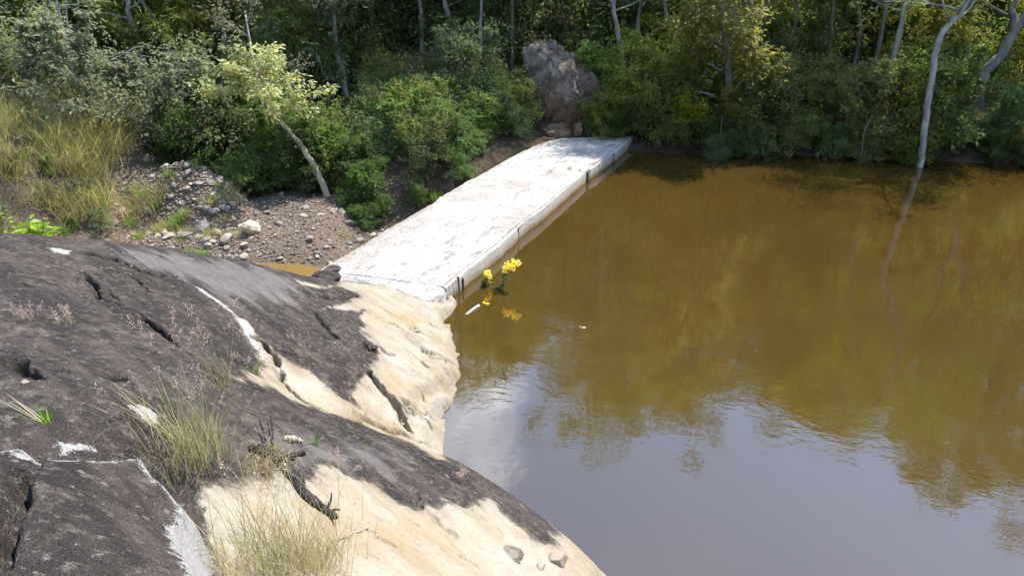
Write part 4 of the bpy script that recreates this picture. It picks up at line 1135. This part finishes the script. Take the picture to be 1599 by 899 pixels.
shrub_px('dark', 962, 215, 19.7, 0.34, 'dark little bush beside the far corner of the weir')
shrub_px('olive', 812, 200, 20.2, 0.5, 'olive bush pressed against the left side of the crag')
shrub_px('mid', 898, 96, 21.6, 0.55, 'leafy green bush growing over the top of the crag')
def zone(n, kinds, pw, xr, yr, sc, where, bmax=0.45, amax=0.05):
    k = 0; tries = 0
    while k < n and tries < n * 30:
        tries += 1
        x, y = rs2.uniform(*xr), rs2.uniform(*yr)
        a = poly_sd(np.array([x]), np.array([y]), RES)[0]; b = poly_sd(np.array([x]), np.array([y]), BED)[0]
        if a > amax or b > bmax: continue
        if math.hypot((x - MOUND[0]) / 1.7, (y - MOUND[1]) / 1.3) < 1: continue
        if line_d(np.array([x]), np.array([y]), WL)[0][0] < 0.7 + 0.4 * sc[1]: continue
        if math.hypot(x - 1.3, y - 20.4) < 1.0: continue
        kd = kinds[int(rs2.choice(len(kinds), p=pw))]; sz = rs2.uniform(*sc)
        if blocks(x, y, sz): continue
        shrub(kd, x, y, sz, f'{SHN[kd]} bush {where}', f'bushes {where}'); k += 1
zone(22, ['mid', 'yellow', 'dark', 'fine', 'olive'], [.25, .3, .15, .15, .15], (3.6, 9.5), (18.85, 20.2), (0.5, 0.8), 'along the far shore left of the leaning trunk')
zone(16, ['yellow', 'olive', 'fine', 'mid'], [.3, .3, .25, .15], (6.5, 11.0), (18.5, 21.5), (0.65, 1.05), 'on the shore around the dead branches')
zone(20, ['dark', 'blue', 'blueb', 'mid', 'yellow'], [.35, .2, .25, .1, .1], (10.5, 17.0), (16.5, 20.5), (0.5, 0.8), 'along the right part of the far shore')
zone(26, ['dark', 'yellow', 'mid', 'olive', 'blueb'], [.2, .15, .25, .25, .15], (3.4, 15.0), (20.3, 25.0), (0.75, 1.15), 'in the undergrowth behind the far shore')
zone(44, ['blueb', 'olive', 'mid', 'dark', 'fresh', 'fine'], [.26, .18, .24, .14, .06, .12], (-3.9, 1.0), (17.7, 21.6), (0.34, 0.60), 'covering the bank behind the weir')
zone(26, ['dark', 'olive', 'blueb', 'blue', 'mid'], [.15, .25, .2, .15, .25], (-6.5, 3.4), (20.8, 25.0), (0.75, 1.15), 'on the slope behind the weir')
zone(40, ['darkb', 'dark', 'mid', 'olive'], [.35, .3, .2, .15], (-8.6, -3.2), (17.2, 20.2), (0.4, 0.8), 'in the shade behind the gravel bench', 3.0)
zone(26, ['grey', 'olive', 'darkb', 'yellow', 'fine'], [.34, .26, .18, .12, .10], (-14.5, -7.4), (17.0, 21.5), (0.7, 1.1), 'on the slope behind the rubble mound')
zone(16, ['grey', 'olive', 'mid'], [.4, .4, .2], (-14.0, -9.6), (16.4, 19.2), (0.5, 0.8), 'on the grassy left bank')
zone(14, ['dark', 'mid', 'blueb', 'olive'], [.3, .3, .2, .2], (16, 25), (8, 17), (0.8, 1.2), 'on the shore beyond the right edge')
zone(60, ['mid', 'yellow', 'dark', 'blueb', 'olive'], [.25, .2, .25, .15, .15], (3.5, 17.0), (15.5, 19.4), (0.30, 0.5), 'overhanging the water along the far shore', amax=0.7)
zone(26, ['darkb', 'mid', 'blueb'], [.4, .3, .3], (-7.0, -3.0), (16.7, 18.2), (0.22, 0.4), 'low beside the gravel bench', 3.5)
zone(22, ['olive', 'grey', 'dark', 'fine'], [.3, .2, .3, .2], (-15, -3), (21.0, 26.5), (0.8, 1.2), 'high on the slope behind the leaning tree')
zone(22, ['olive', 'mid', 'grey'], [.4, .3, .3], (-11.5, -7.9), (12.8, 15.2), (0.12, 0.24), 'low on the earth slope behind the dark rock', 9.0)
zone(48, ['yellow', 'olive', 'mid', 'blueb', 'fine'], [.28, .24, .22, .12, .14], (-16, 19), (22.4, 27.5), (1.0, 1.75), 'tall in the open wood behind')
zone(9, ['blueb', 'mid', 'dark', 'olive'], [.3, .25, .3, .15], (-2.6, 1.0), (16.4, 19.0), (0.22, 0.40), 'low on the brown bank beside the weir', 1.6)
zone(16, ['darkb', 'dark', 'olive'], [.4, .3, .3], (-5.8, -3.0), (15.9, 17.4), (0.14, 0.28), 'scattered at the right end of the gravel', 4.0)
# low undergrowth: one mass of small leaves over the slope
gr = np.random.default_rng(91)
n = 60000
x = gr.uniform(-16, 18, n); y = 18.2 + 9.5 * gr.random(n) ** 1.3 - 1.0
dd = -np.maximum(poly_sd(x, y, RES), poly_sd(x, y, BED))
k = (dd > 0.15) & (fbm2(x, y, 0.9, 3, 2.0) > -0.25) & (np.hypot(x - 1.3, y - 20.3) > 0.9) & ~((x > -2.6) & (x < 1.6) & (dd < 0.6))
x, y = x[k], y[k]; n = len(x)
P = np.stack([x, y, ground(x, y) + 0.35 * gr.random(n) ** 1.5], 1)
u = unit(gr, n)
me = leaves('undergrowth', P, u + np.array([0, 0, 0.5]), np.array([0, 0, 1.0]) + 0.8 * unit(gr, n), gr.uniform(0.06, 0.16, n), gr.uniform(0.03, 0.08, n), gr.random(n) * 0.9, LEAF['mid'])
tag(link('undergrowth', me), 'low leafy undergrowth covering the forest slope', 'undergrowth', kind='stuff')
# ------------------------------------------------------------------ grasses and small plants
def blades(r, base, n, h, spread, lean=(0, 0), w=0.006, curve=0.5, hvar=0.4):
    """curved tapering ribbons; returns verts, faces, tint per face and tip points"""
    V, F, T, tips = [], [], [], []
    S = 6
    for k in range(n):
        b = np.array(base) + np.array([r.normal() * spread, r.normal() * spread, 0])
        az = r.uniform(0, 6.28); L = h * r.uniform(1 - hvar, 1 + hvar * 0.5)
        d = np.array([math.cos(az) * 0.30 + lean[0] + r.normal() * 0.12, math.sin(az) * 0.30 + lean[1] + r.normal() * 0.12, 1.0])
        d /= np.linalg.norm(d); p = b.copy(); cv = curve * r.uniform(0.3, 1.4)
        side = np.array([-d[1], d[0], 0.0]) + r.normal(size=3) * 0.3; side /= np.linalg.norm(side)
        pts = [p.copy()]
        for s in range(S):
            d = d + np.array([d[0] * 0.5, d[1] * 0.5, -0.55]) * cv * (s + 1) / S * 0.5
            d /= np.linalg.norm(d); p = p + d * L / S; pts.append(p.copy())
        i0 = len(V); ww = w * r.uniform(0.6, 1.3)
        for s in range(S): V += [pts[s] + side * ww * (1 - s / S) ** 0.6 * 0.5, pts[s] - side * ww * (1 - s / S) ** 0.6 * 0.5]
        V.append(pts[S]); tn = min(r.random() * 0.95 if r.random() > 0.15 else 0.97, 0.99)
        for s in range(S - 1):
            F += [(i0 + 2 * s, i0 + 2 * s + 1, i0 + 2 * s + 3), (i0 + 2 * s, i0 + 2 * s + 3, i0 + 2 * s + 2)]; T += [tn, tn]
        F.append((i0 + 2 * S - 2, i0 + 2 * S - 1, i0 + 2 * S)); T.append(tn)
        tips.append((pts[S], pts[S] - pts[S - 1]))
    return np.array(V), np.array(F), np.array(T), tips
def blade_mesh(name, sets, mat):
    V, F, T, n = [], [], [], 0
    for v, f, t, _ in sets: V.append(v); F.append(f + n); T.append(t); n += len(v)
    me = mesh_np(name, np.concatenate(V), np.concatenate(F), False)
    add_attr(me, 'tint', np.concatenate(T), 'FACE'); me.materials.append(mat)
    return me
def seed_mesh(r, tips, L=0.07, n=34, spread=0.011, sz=0.010):
    P, A = [], []
    for p, d in tips:
        d = d / (np.linalg.norm(d) + 1e-9)
        t = r.random(n)
        P.append(p - d * L * (1 - t)[:, None] + r.normal(size=(n, 3)) * spread * (1.1 - 0.7 * t)[:, None]); A.append(d + 0.8 * unit(r, n))
    P = np.concatenate(P); A = np.concatenate(A); m = len(P)
    return leaves('seed_heads', P, A, unit(r, m), r.uniform(0.6, 1.5, m) * sz, r.uniform(0.3, 0.6, m) * sz, r.random(m) * 0.9, LEAF['pink'])
def tussock(seed, px, py, label, n, h, spread, lean=(0, 0), mat='grass', seeds=0, w=0.006, curve=0.5, sh=1.35, name='grass_tussock', dry=0, foot=None, seedn=26):
    r = np.random.default_rng(seed)
    p = hit(px, py); p[2] = rz_at(p[0], p[1]) if foot is None else foot
    o = empty(name, [float(q) for q in p]); tag(o, label, 'grass')
    if n:
        k = link('blades', blade_mesh('blades', [blades(r, (0, 0, -0.015), n, h, spread, lean, w, curve)], LEAF[mat]), None, o); k['kind'] = 'stuff'
    if dry:
        k = link('dry_blades', blade_mesh('dry_blades', [blades(r, (0, 0, -0.015), dry, h * 0.75, spread * 1.25, lean, w * 0.8, curve * 1.6)], LEAF['straw']), None, o); k['kind'] = 'stuff'
    if seeds:
        st = blades(r, (0, 0, -0.015), seeds, h * sh, spread * 0.8, lean, w * 0.45, curve * 0.45, 0.3)
        k = link('stalks', blade_mesh('stalks', [st], LEAF['straw' if dry else 'grass']), None, o); k['kind'] = 'stuff'
        k = link('seed_heads', seed_mesh(r, st[3], n=seedn), None, o); k['kind'] = 'stuff'
    return o
tussock(501, 425, 885, 'large yellow green grass tussock at the bottom beside the slab edge', 130, 0.44, 0.12, (-0.08, 0.12), dry=520, seeds=10, curve=0.6, w=0.0042)
tussock(502, 300, 728, 'tall grass tussock rooted at the upper corner of the near slab', 85, 0.46, 0.09, (0.02, 0.10), dry=190, seeds=18, curve=0.4, w=0.0048, sh=1.3)
tussock(503, 262, 690, 'thin dry grass stalks leaning left behind the near slab', 12, 0.5, 0.03, (-0.75, 0.15), dry=16, curve=0.25, w=0.004)
tussock(504, 400, 740, 'low straw coloured dry grass mat below the charred branch', 60, 0.18, 0.09, (0.2, -0.1), mat='straw', dry=480, curve=1.0, w=0.004)
tussock(505, 490, 880, 'dry straw tuft right of the large tussock at the bottom', 40, 0.22, 0.06, (0.1, 0.05), mat='straw', dry=420, curve=0.8, w=0.004)
tussock(506, 75, 662, 'small bright green grass sprout on the dark rock at left', 26, 0.11, 0.008, (0, 0), mat='fresh', curve=0.5, w=0.008, name='grass_sprout')
tussock(507, 72, 662, 'long thin yellow grass runner stretching left from the green sprout', 3, 0.36, 0.004, (-1.6, 0.3), dry=5, curve=0.2, w=0.006, name='grass_runner')
tussock(508, 345, 600, 'sparse green grass stems standing in the dark hollow above the slab', 26, 0.42, 0.05, (0.02, 0.02), seeds=8, dry=24, curve=0.25, w=0.0045)
tussock(509, 320, 545, 'single pink seed head on the dark rock by the pale vein', 4, 0.10, 0.01, seeds=3, curve=0.2, w=0.004, sh=2.3, name='pink_grass')
tussock(510, 466, 548, 'left pair of pink seed heads on the dark middle rock', 4, 0.10, 0.02, seeds=4, curve=0.2, w=0.004, sh=2.6, name='pink_grass')
tussock(511, 482, 552, 'right pink seed heads beside the pair on the dark middle rock', 4, 0.08, 0.015, seeds=4, curve=0.25, w=0.004, sh=2.8, name='pink_grass')
tussock(512, 720, 752, 'pink seed head tuft on the crest against the water', 8, 0.08, 0.02, (0.3, 0), seeds=12, dry=10, curve=0.7, w=0.003, sh=1.6, name='pink_grass')
tussock(513, 525, 728, 'faded pink seed head tuft on the black band of the near rock', 8, 0.08, 0.02, seeds=12, dry=14, curve=0.7, w=0.003, name='pink_grass')
tussock(514, 492, 690, 'small green sprig on the crest of the near rock', 22, 0.14, 0.012, mat='fresh', curve=0.5, w=0.008, name='grass_sprout')
tussock(515, 568, 698, 'tiny yellow green sprig on the black crest', 16, 0.07, 0.01, mat='grass', curve=0.7, w=0.006, name='grass_sprout')
tussock(516, 398, 585, 'leafy green sprig at the tip of the cream wedge', 16, 0.18, 0.02, mat='fresh', curve=0.4, w=0.008, name='grass_sprout')
tussock(517, 490, 632, 'green weeds growing out of the crack in the cream wedge', 40, 0.16, 0.05, mat='fresh', dry=30, curve=0.7, w=0.007)
tussock(518, 560, 660, 'short dry grass in the hollow behind the near rock, left tuft', 60, 0.17, 0.08, mat='straw', dry=120, seeds=10, curve=0.5, w=0.004)
tussock(519, 610, 676, 'short dry grass in the hollow behind the near rock, right tuft', 40, 0.13, 0.07, mat='straw', dry=120, seeds=10, curve=0.5, w=0.004)
tussock(520, 45, 500, 'pale dry seed tuft on the dark rock near the left edge', 10, 0.10, 0.03, mat='straw', seeds=14, dry=20, curve=0.6, w=0.004)
tussock(521, 100, 505, 'pale dry seed tuft on the dark rock, second from the left edge', 12, 0.10, 0.03, mat='straw', seeds=10, dry=20, curve=0.6, w=0.004)
tussock(522, 8, 438, 'small orange dry tuft at the left edge', 10, 0.08, 0.02, mat='straw', dry=20, curve=0.8, w=0.004)
tussock(523, 430, 718, 'wispy dry grass with green leaves beside the root of the charred branch', 26, 0.14, 0.03, mat='fresh', dry=60, seeds=10, curve=0.8, w=0.006)
tussock(524, 262, 640, 'thin seed stalks rising behind the tall tussock', 6, 0.4, 0.04, (0.05, 0.1), seeds=8, dry=8, curve=0.3, w=0.004)
tussock(525, 140, 690, 'grey dry wisps beside the white bare patch', 0, 0.16, 0.03, (0.2, 0), dry=26, curve=1.0, w=0.003)

# charred branch on the cream rock
def stick(name, L, rad, bark, label, lift=0.02, cat='branch', extra=()):
    P = np.array([hit(a, b) for a, b in L]); P[:, 2] = rock_z(P[:, 0], P[:, 1]) + lift
    b = P[0].copy(); m = MB()
    q = smooth_path(P - b, 18); r = np.random.default_rng(len(L) + int(L[0][0]))
    q = q + r.normal(size=q.shape) * 0.006
    m.tube(q, np.interp(np.linspace(0, 1, 18), np.linspace(0, 1, len(rad)), rad) * r.uniform(0.8, 1.2, 18), 8)
    o = link(name, m.mesh(name), BARK[bark], None, b)
    for e in extra:
        E = np.array([hit(a, c) for a, c in e]); E[:, 2] = rock_z(E[:, 0], E[:, 1]) + lift + np.linspace(0.0, 0.05, len(E))
        k = MB(); k.tube(smooth_path(E - b, 8), np.linspace(rad[-1] * 0.8, 0.004, 8), 5)
        link('twig', k.mesh('twig'), BARK[bark], o)
    return tag(o, label, cat)
stick('charred_branch', [(412, 718), (432, 726), (448, 744), (470, 768), (492, 792), (510, 806), (522, 816)], (0.030, 0.030, 0.034, 0.033, 0.028, 0.022, 0.012), 'char', 'charred black branch lying across the cream rock', 0.018,
      extra=([(510, 806), (518, 796), (520, 788)], [(516, 810), (526, 812), (534, 818)], [(518, 812), (526, 822), (530, 826)]))
stick('charred_branch', [(396, 712), (420, 716), (452, 720), (476, 712)], (0.022, 0.028, 0.022, 0.012), 'char', 'short charred piece at the root of the long black branch', 0.02, extra=([(420, 716), (414, 690), (408, 672)], [(430, 716), (428, 690), (424, 660)]))
stick('bleached_stick', [(446, 694), (458, 690), (470, 688)], (0.016, 0.022, 0.010), 'dead', 'short pale bleached stick above the charred branch', 0.015)
stick('dry_twig', [(530, 848), (580, 830), (640, 812)], (0.003, 0.003, 0.002), 'dead', 'thin dry twig lying on the lower cream rock', 0.01)

# loose stones on the outcrop
def rock_stone(px, py, w, k, label, fl=1.0, mat=M_ROCK, rot=0.0, cream=0.3, name='loose_stone', tilt=(0, 0)):
    p = hit(px, py); s = w * np.linalg.norm(p - np.array([0, 0, CAM_Z])) / FPX / 2
    me = faceted('loose_stone', 3, 12, 60 + k, 0.12, 1.8, (1.0, 0.75, 0.55 * fl), False); n = len(me.vertices)
    for a, v in (('cream', cream), ('bare', -0.3), ('pale', -1.0), ('ochre', -0.5), ('damp', 0.0)): add_attr(me, a, np.full(n, v))
    o = link(name, me, mat, None, (p[0], p[1], rz_at(p[0], p[1]) + 0.25 * s)); o.scale = (s, s, s); o.rotation_euler = (tilt[0], tilt[1], rot)
    return tag(o, label, 'stone')
rock_stone(505, 433, 38, 1, 'black angular stone beside the near end of the weir', 0.8, cream=-0.6, rot=0.3, name='black_stone')
_b = [o for o in col.objects if o.name == 'black_stone'][0]; _q = atz(505, 434, 0.34); _b.location = (float(_q[0]), float(_q[1]), 0.33)
rock_stone(518, 419, 22, 2, 'small dark stone chip on the corner of the weir deck', 0.7, cream=-0.6, rot=0.8, name='black_stone')
_b = [o for o in col.objects if o.name == 'black_stone.001'][0]; _q = atz(518, 420, 0.3); _b.location = (float(_q[0]), float(_q[1]), 0.29)
rock_stone(528, 432, 11, 3, 'tiny grey stone right of the black angular stone', 0.9, cream=-0.6, rot=0.2)
rock_stone(800, 872, 44, 4, 'grey lifted flake of stone on the lower cream rock', 0.5, rot=-1.0, tilt=(0.25, 0.2), cream=0.05, name='stone_flake')
rock_stone(870, 885, 40, 5, 'rounded cream knob of stone at the bottom near the water', 0.9, rot=0.4)
rock_stone(845, 892, 20, 6, 'small buff stone between the grey flake and the cream knob', 0.9, rot=1.4)
rock_stone(42, 607, 12, 7, 'small tan pebble on the dark rock at left', 1.0, rot=0.6)
rock_stone(583, 541, 16, 8, 'grey stone lodged in the notch above the cream slope', 0.9, rot=0.4, cream=-0.05)
rock_stone(650, 522, 13, 9, 'white stone stuck on the cream slope by the water', 1.0, rot=1.0)
rock_stone(627, 660, 12, 10, 'white stone at the foot of the dark crevice', 1.0, rot=0.0)

# two flowering plants standing in the shallow water
def big_leaves(P, A, L, W, r, mat, name='leaves'):
    n = len(P); me = leaves(name, np.array(P), np.array(A), np.array([0, 0, 1.0]) + 0.5 * unit(r, n), np.array(L), np.array(W), r.random(n) * 0.85, LEAF[mat])
    return me
def flower_plant(seed, px, py, top, label, heads):
    r = np.random.default_rng(seed); b = atz(px, py, 0.0)
    t = np.linalg.norm(b - np.array([0, 0, CAM_Z])); k = t / FPX
    o = empty('flowering_plant', [float(q) for q in b]); tag(o, label, 'plant')
    H = np.array([(top[0] - px) * k, -0.05, (py - top[1]) * k * 1.06])
    m = MB(); q = smooth_path([(0, 0, -0.15), H * 0.5 + np.array([-0.02, 0, 0]), H], 10); m.tube(q, np.linspace(0.008, 0.004, 10), 5)
    link('stem', m.mesh('stem'), BARK['brown'], o)
    n = 60; u = r.random(n) ** 0.8 * 0.85
    P = q[(u * 9).astype(int)] + r.normal(size=(n, 3)) * 0.025; P[:, 2] = np.maximum(P[:, 2], 0.015)
    A = unit(r, n) * np.array([1, 1, 0.4]) + np.array([0, 0, 0.1])
    link('leaves', big_leaves(P, A, r.uniform(0.05, 0.11, n), r.uniform(0.03, 0.05, n), r, 'mid'), None, o)
    for (hx, hy, hr) in heads:
        c = np.array([(hx - px) * k, -0.05 + r.normal() * 0.02, (py - hy) * k * 1.06]); n = 46
        u = unit(r, n); P = c + u * hr * 0.85 * k * r.random((n, 1)) ** 0.5
        link('flower_head', big_leaves(P, u + 0.4 * unit(r, n), np.full(n, 0.033), np.full(n, 0.027), r, 'petal', 'flower_head'), None, o)
    return o
flower_plant(601, 781, 450, (795, 415), 'taller plant with clustered yellow flowers in the water by the weir', [(790, 412, 6), (800, 409, 7), (808, 407, 5), (800, 415, 5), (788, 420, 4)])
flower_plant(602, 760, 444, (762, 428), 'shorter plant with one yellow flower head left of the taller one', [(762, 425, 6), (764, 429, 4)])
p0, p1 = atz(727, 491, 0.0), atz(748, 478, 0.0)
m = MB(); q = smooth_path([p0 - p0 + np.array([0, 0, -0.012]), (p1 - p0) * 0.5 + np.array([0, 0, 0.008]), p1 - p0 + np.array([0, 0, 0.012])], 8); m.tube(q, np.linspace(0.02, 0.026, 8), 6)
g = G('wet_pale_wood'); M_WET = g.done(g.pbsdf(g.mix(g.noise(g.pos(), 20), (0.22, 0.26, 0.20), (0.36, 0.40, 0.32)), 0.6))
tag(link('floating_stick', m.mesh('floating_stick'), M_WET, None, p0), 'pale greenish stick floating near the rock corner', 'stick')
for i, (px, py, lab) in enumerate([(757, 474, 'yellow petal floating at the flower reflection beside the pale stick'), (908, 512, 'pale leaf floating alone on the open brown water')]):
    b = atz(px, py, 0.006); r = np.random.default_rng(620 + i)
    me = big_leaves([(0, 0, 0), (0.01, 0.02, 0.003)], [(1, 0.3, 0), (-0.6, 0.6, 0)], [0.09, 0.07], [0.05, 0.04], r, 'petal' if i == 0 else 'straw', 'floating_leaf')  # first: petal-yellow piece put at the yellow flower's reflection; second: straw leaf
    tag(link('floating_leaf', me, None, None, b), lab, 'leaf')

# bright broad-leaved plant behind the rock at the left edge
def leafy(seed, X, Y, zb, h, w, n, L, mat, label, name='leafy_plant'):
    r = np.random.default_rng(seed); o = empty(name, (X, Y, zb)); tag(o, label, 'plant'); m = MB(); P, A = [], []
    for k in range(max(5, n // 12)):
        e = np.array([r.normal() * w * 0.6, r.normal() * w * 0.5, h * r.uniform(0.55, 1.0)])
        q = smooth_path([(0, 0, 0), e * np.array([0.4, 0.4, 0.6]), e], 8); m.tube(q, np.linspace(0.014, 0.005, 8), 5)
        for j in range(12): P.append(q[r.integers(4, 8)] + r.normal(size=3) * 0.05); A.append(np.array([r.normal(), r.normal(), r.normal() * 0.4 - 0.05]))
    link('stems', m.mesh('stems'), BARK['brown'], o); P = np.array(P); q = len(P)
    link('leaves', big_leaves(P, A, r.uniform(0.6, 1.3, q) * L, r.uniform(0.6, 1.1, q) * L * 0.55, r, mat), None, o)
    return o
for i, (px, py, Yd, h, w, n, L, mt, lab) in enumerate([(62, 388, 9.6, 0.62, 0.26, 130, 0.19, 'bright', 'lime green broad leaved plant behind the rock at the left'),
                                                      (18, 384, 9.8, 0.55, 0.36, 260, 0.09, 'bright', 'small leaved lime green bush at the left edge behind the rock'),
                                                      (100, 390, 9.5, 0.32, 0.16, 60, 0.12, 'fresh', 'low green sprig right of the lime green broad leaved plant')]):
    p = aty(px, py, Yd); leafy(700 + i, float(p[0]), Yd, float(p[2]) - 0.25, h, w, n, L, mt, lab)

# tall dry grass clumps on the left bank and weeds over the rubble
def bank_clump(seed, n, h, sp, mat, dry):
    r = np.random.default_rng(seed)
    out = [('blades', blade_mesh('blades', [blades(r, (0, 0, -0.05), n, h, sp, (0.1, -0.15), 0.014, 0.75)], LEAF[mat]))]
    if dry: out.append(('dry_blades', blade_mesh('dry_blades', [blades(r, (0, 0, -0.05), dry, h * 0.9, sp * 1.2, (0.15, -0.25), 0.011, 1.1)], LEAF['straw'])))
    return out
CL = [bank_clump(800 + k, *a) for k, a in enumerate([(60, 0.95, 0.18, 'grass', 80), (40, 0.8, 0.18, 'grass', 110), (80, 1.1, 0.16, 'grass', 40), (70, 0.45, 0.14, 'grass', 60), (80, 0.5, 0.12, 'fresh', 15)])]
rg = np.random.default_rng(850)
def clump(k, x, y, sc, label, group):
    o = plant('grass_clump', (x, y, gz(x, y)), CL[k], rg.uniform(-0.6, 0.6), sc)
    for c in o.children: c['kind'] = 'stuff'
    return tag(o, label, 'grass', group)
n = 0
while n < 170:
    x, y = rg.uniform(-13.4, -7.8), rg.uniform(11.8, 17.4)
    if x > -9.0 and (y < 14.4 or rg.random() < 0.5): continue
    k = int(rg.choice(4, p=[.3, .4, .15, .15])); clump(k, x, y, rg.uniform(0.7, 1.15), 'tall yellow and straw grass clump on the left bank', 'grass clumps on the left bank'); n += 1
n = 0
while n < 60:
    x, y = rg.normal(MOUND[0] - 0.5, 1.5), rg.normal(MOUND[1] - 1.2, 0.9)
    if x > -5.6: continue
    clump(3 + int(rg.random() < 0.45), x, y, rg.uniform(0.4, 0.8), 'low weed tuft growing through the rubble mound', 'weeds on the rubble mound'); n += 1
n = 0
while n < 26:
    x, y = rg.uniform(-4.0, 0.6), rg.uniform(15.4, 18.6)
    if line_d(np.array([x]), np.array([y]), WL)[0][0] < 0.6: continue
    clump(3 + int(rg.random() < 0.6), x, y, rg.uniform(0.5, 1.0), 'low green weeds at the foot of the shaded bank below the weir', 'weeds below the weir'); n += 1
for i, (px, py, h, lab) in enumerate([(889, 264, 0.75, 'yellow green weed sprouting from the middle of the weir deck'), (905, 266, 0.4, 'tiny weed right of the weed on the weir deck'), (938, 210, 0.9, 'yellow grass tuft at the far end of the weir')]):
    b = atz(px, py, ZT); o = plant('deck_weed', b, CL[4 if i < 2 else 3], 0.4 * i, 0.34 * h)
    for c in o.children: c['kind'] = 'stuff'
    tag(o, lab, 'weed')

# ------------------------------------------------------------------ tell look-alike bushes and trees apart by their order in view
bpy.context.view_layer.update()
dg = bpy.context.evaluated_depsgraph_get()
seen = {}
for py in range(6, 340, 13):
    for px in range(6, 1599, 13):
        d = ray(px, py)
        ok, loc, nr, idx, ob, mx = scene.ray_cast(dg, (0, 0, CAM_Z), mathutils.Vector(d).normalized())
        if not ok: continue
        ob = bpy.data.objects.get(ob.name)
        while ob.parent is not None: ob = ob.parent
        q = seen.setdefault(ob.name, [0, 0.0]); q[0] += 1; q[1] += px
hidden = [o for o in col.objects if o.parent is None and o.get('category') == 'shrub' and o.name not in seen]     # bushes wholly behind others
total = len([o for o in col.objects if o.parent is None and o.get('category') == 'shrub'])
for o in hidden[:max(0, total - 295)]:
    for c in list(o.children): bpy.data.objects.remove(c)
    bpy.data.objects.remove(o)
ORD = ['first', 'second', 'third', 'fourth', 'fifth', 'sixth', 'seventh', 'eighth', 'ninth', 'tenth']
byl = {}
for o in col.objects:
    if o.parent is None and o.get('category') in ('shrub', 'tree') and o.get('group'): byl.setdefault(o['label'], []).append(o)
for lab, L in byl.items():
    V = sorted([o for o in L if seen.get(o.name, [0])[0] >= 2], key=lambda o: seen[o.name][1] / seen[o.name][0])
    if len(L) < 2 or len(V) > 10: continue
    for i, o in enumerate(V):
        if len(V) > 1: o['label'] = (f'{lab}, {ORD[i]} from left' if len(lab.split()) < 14 else lab.replace(' leaved', '') + f', {ORD[i]} from left')
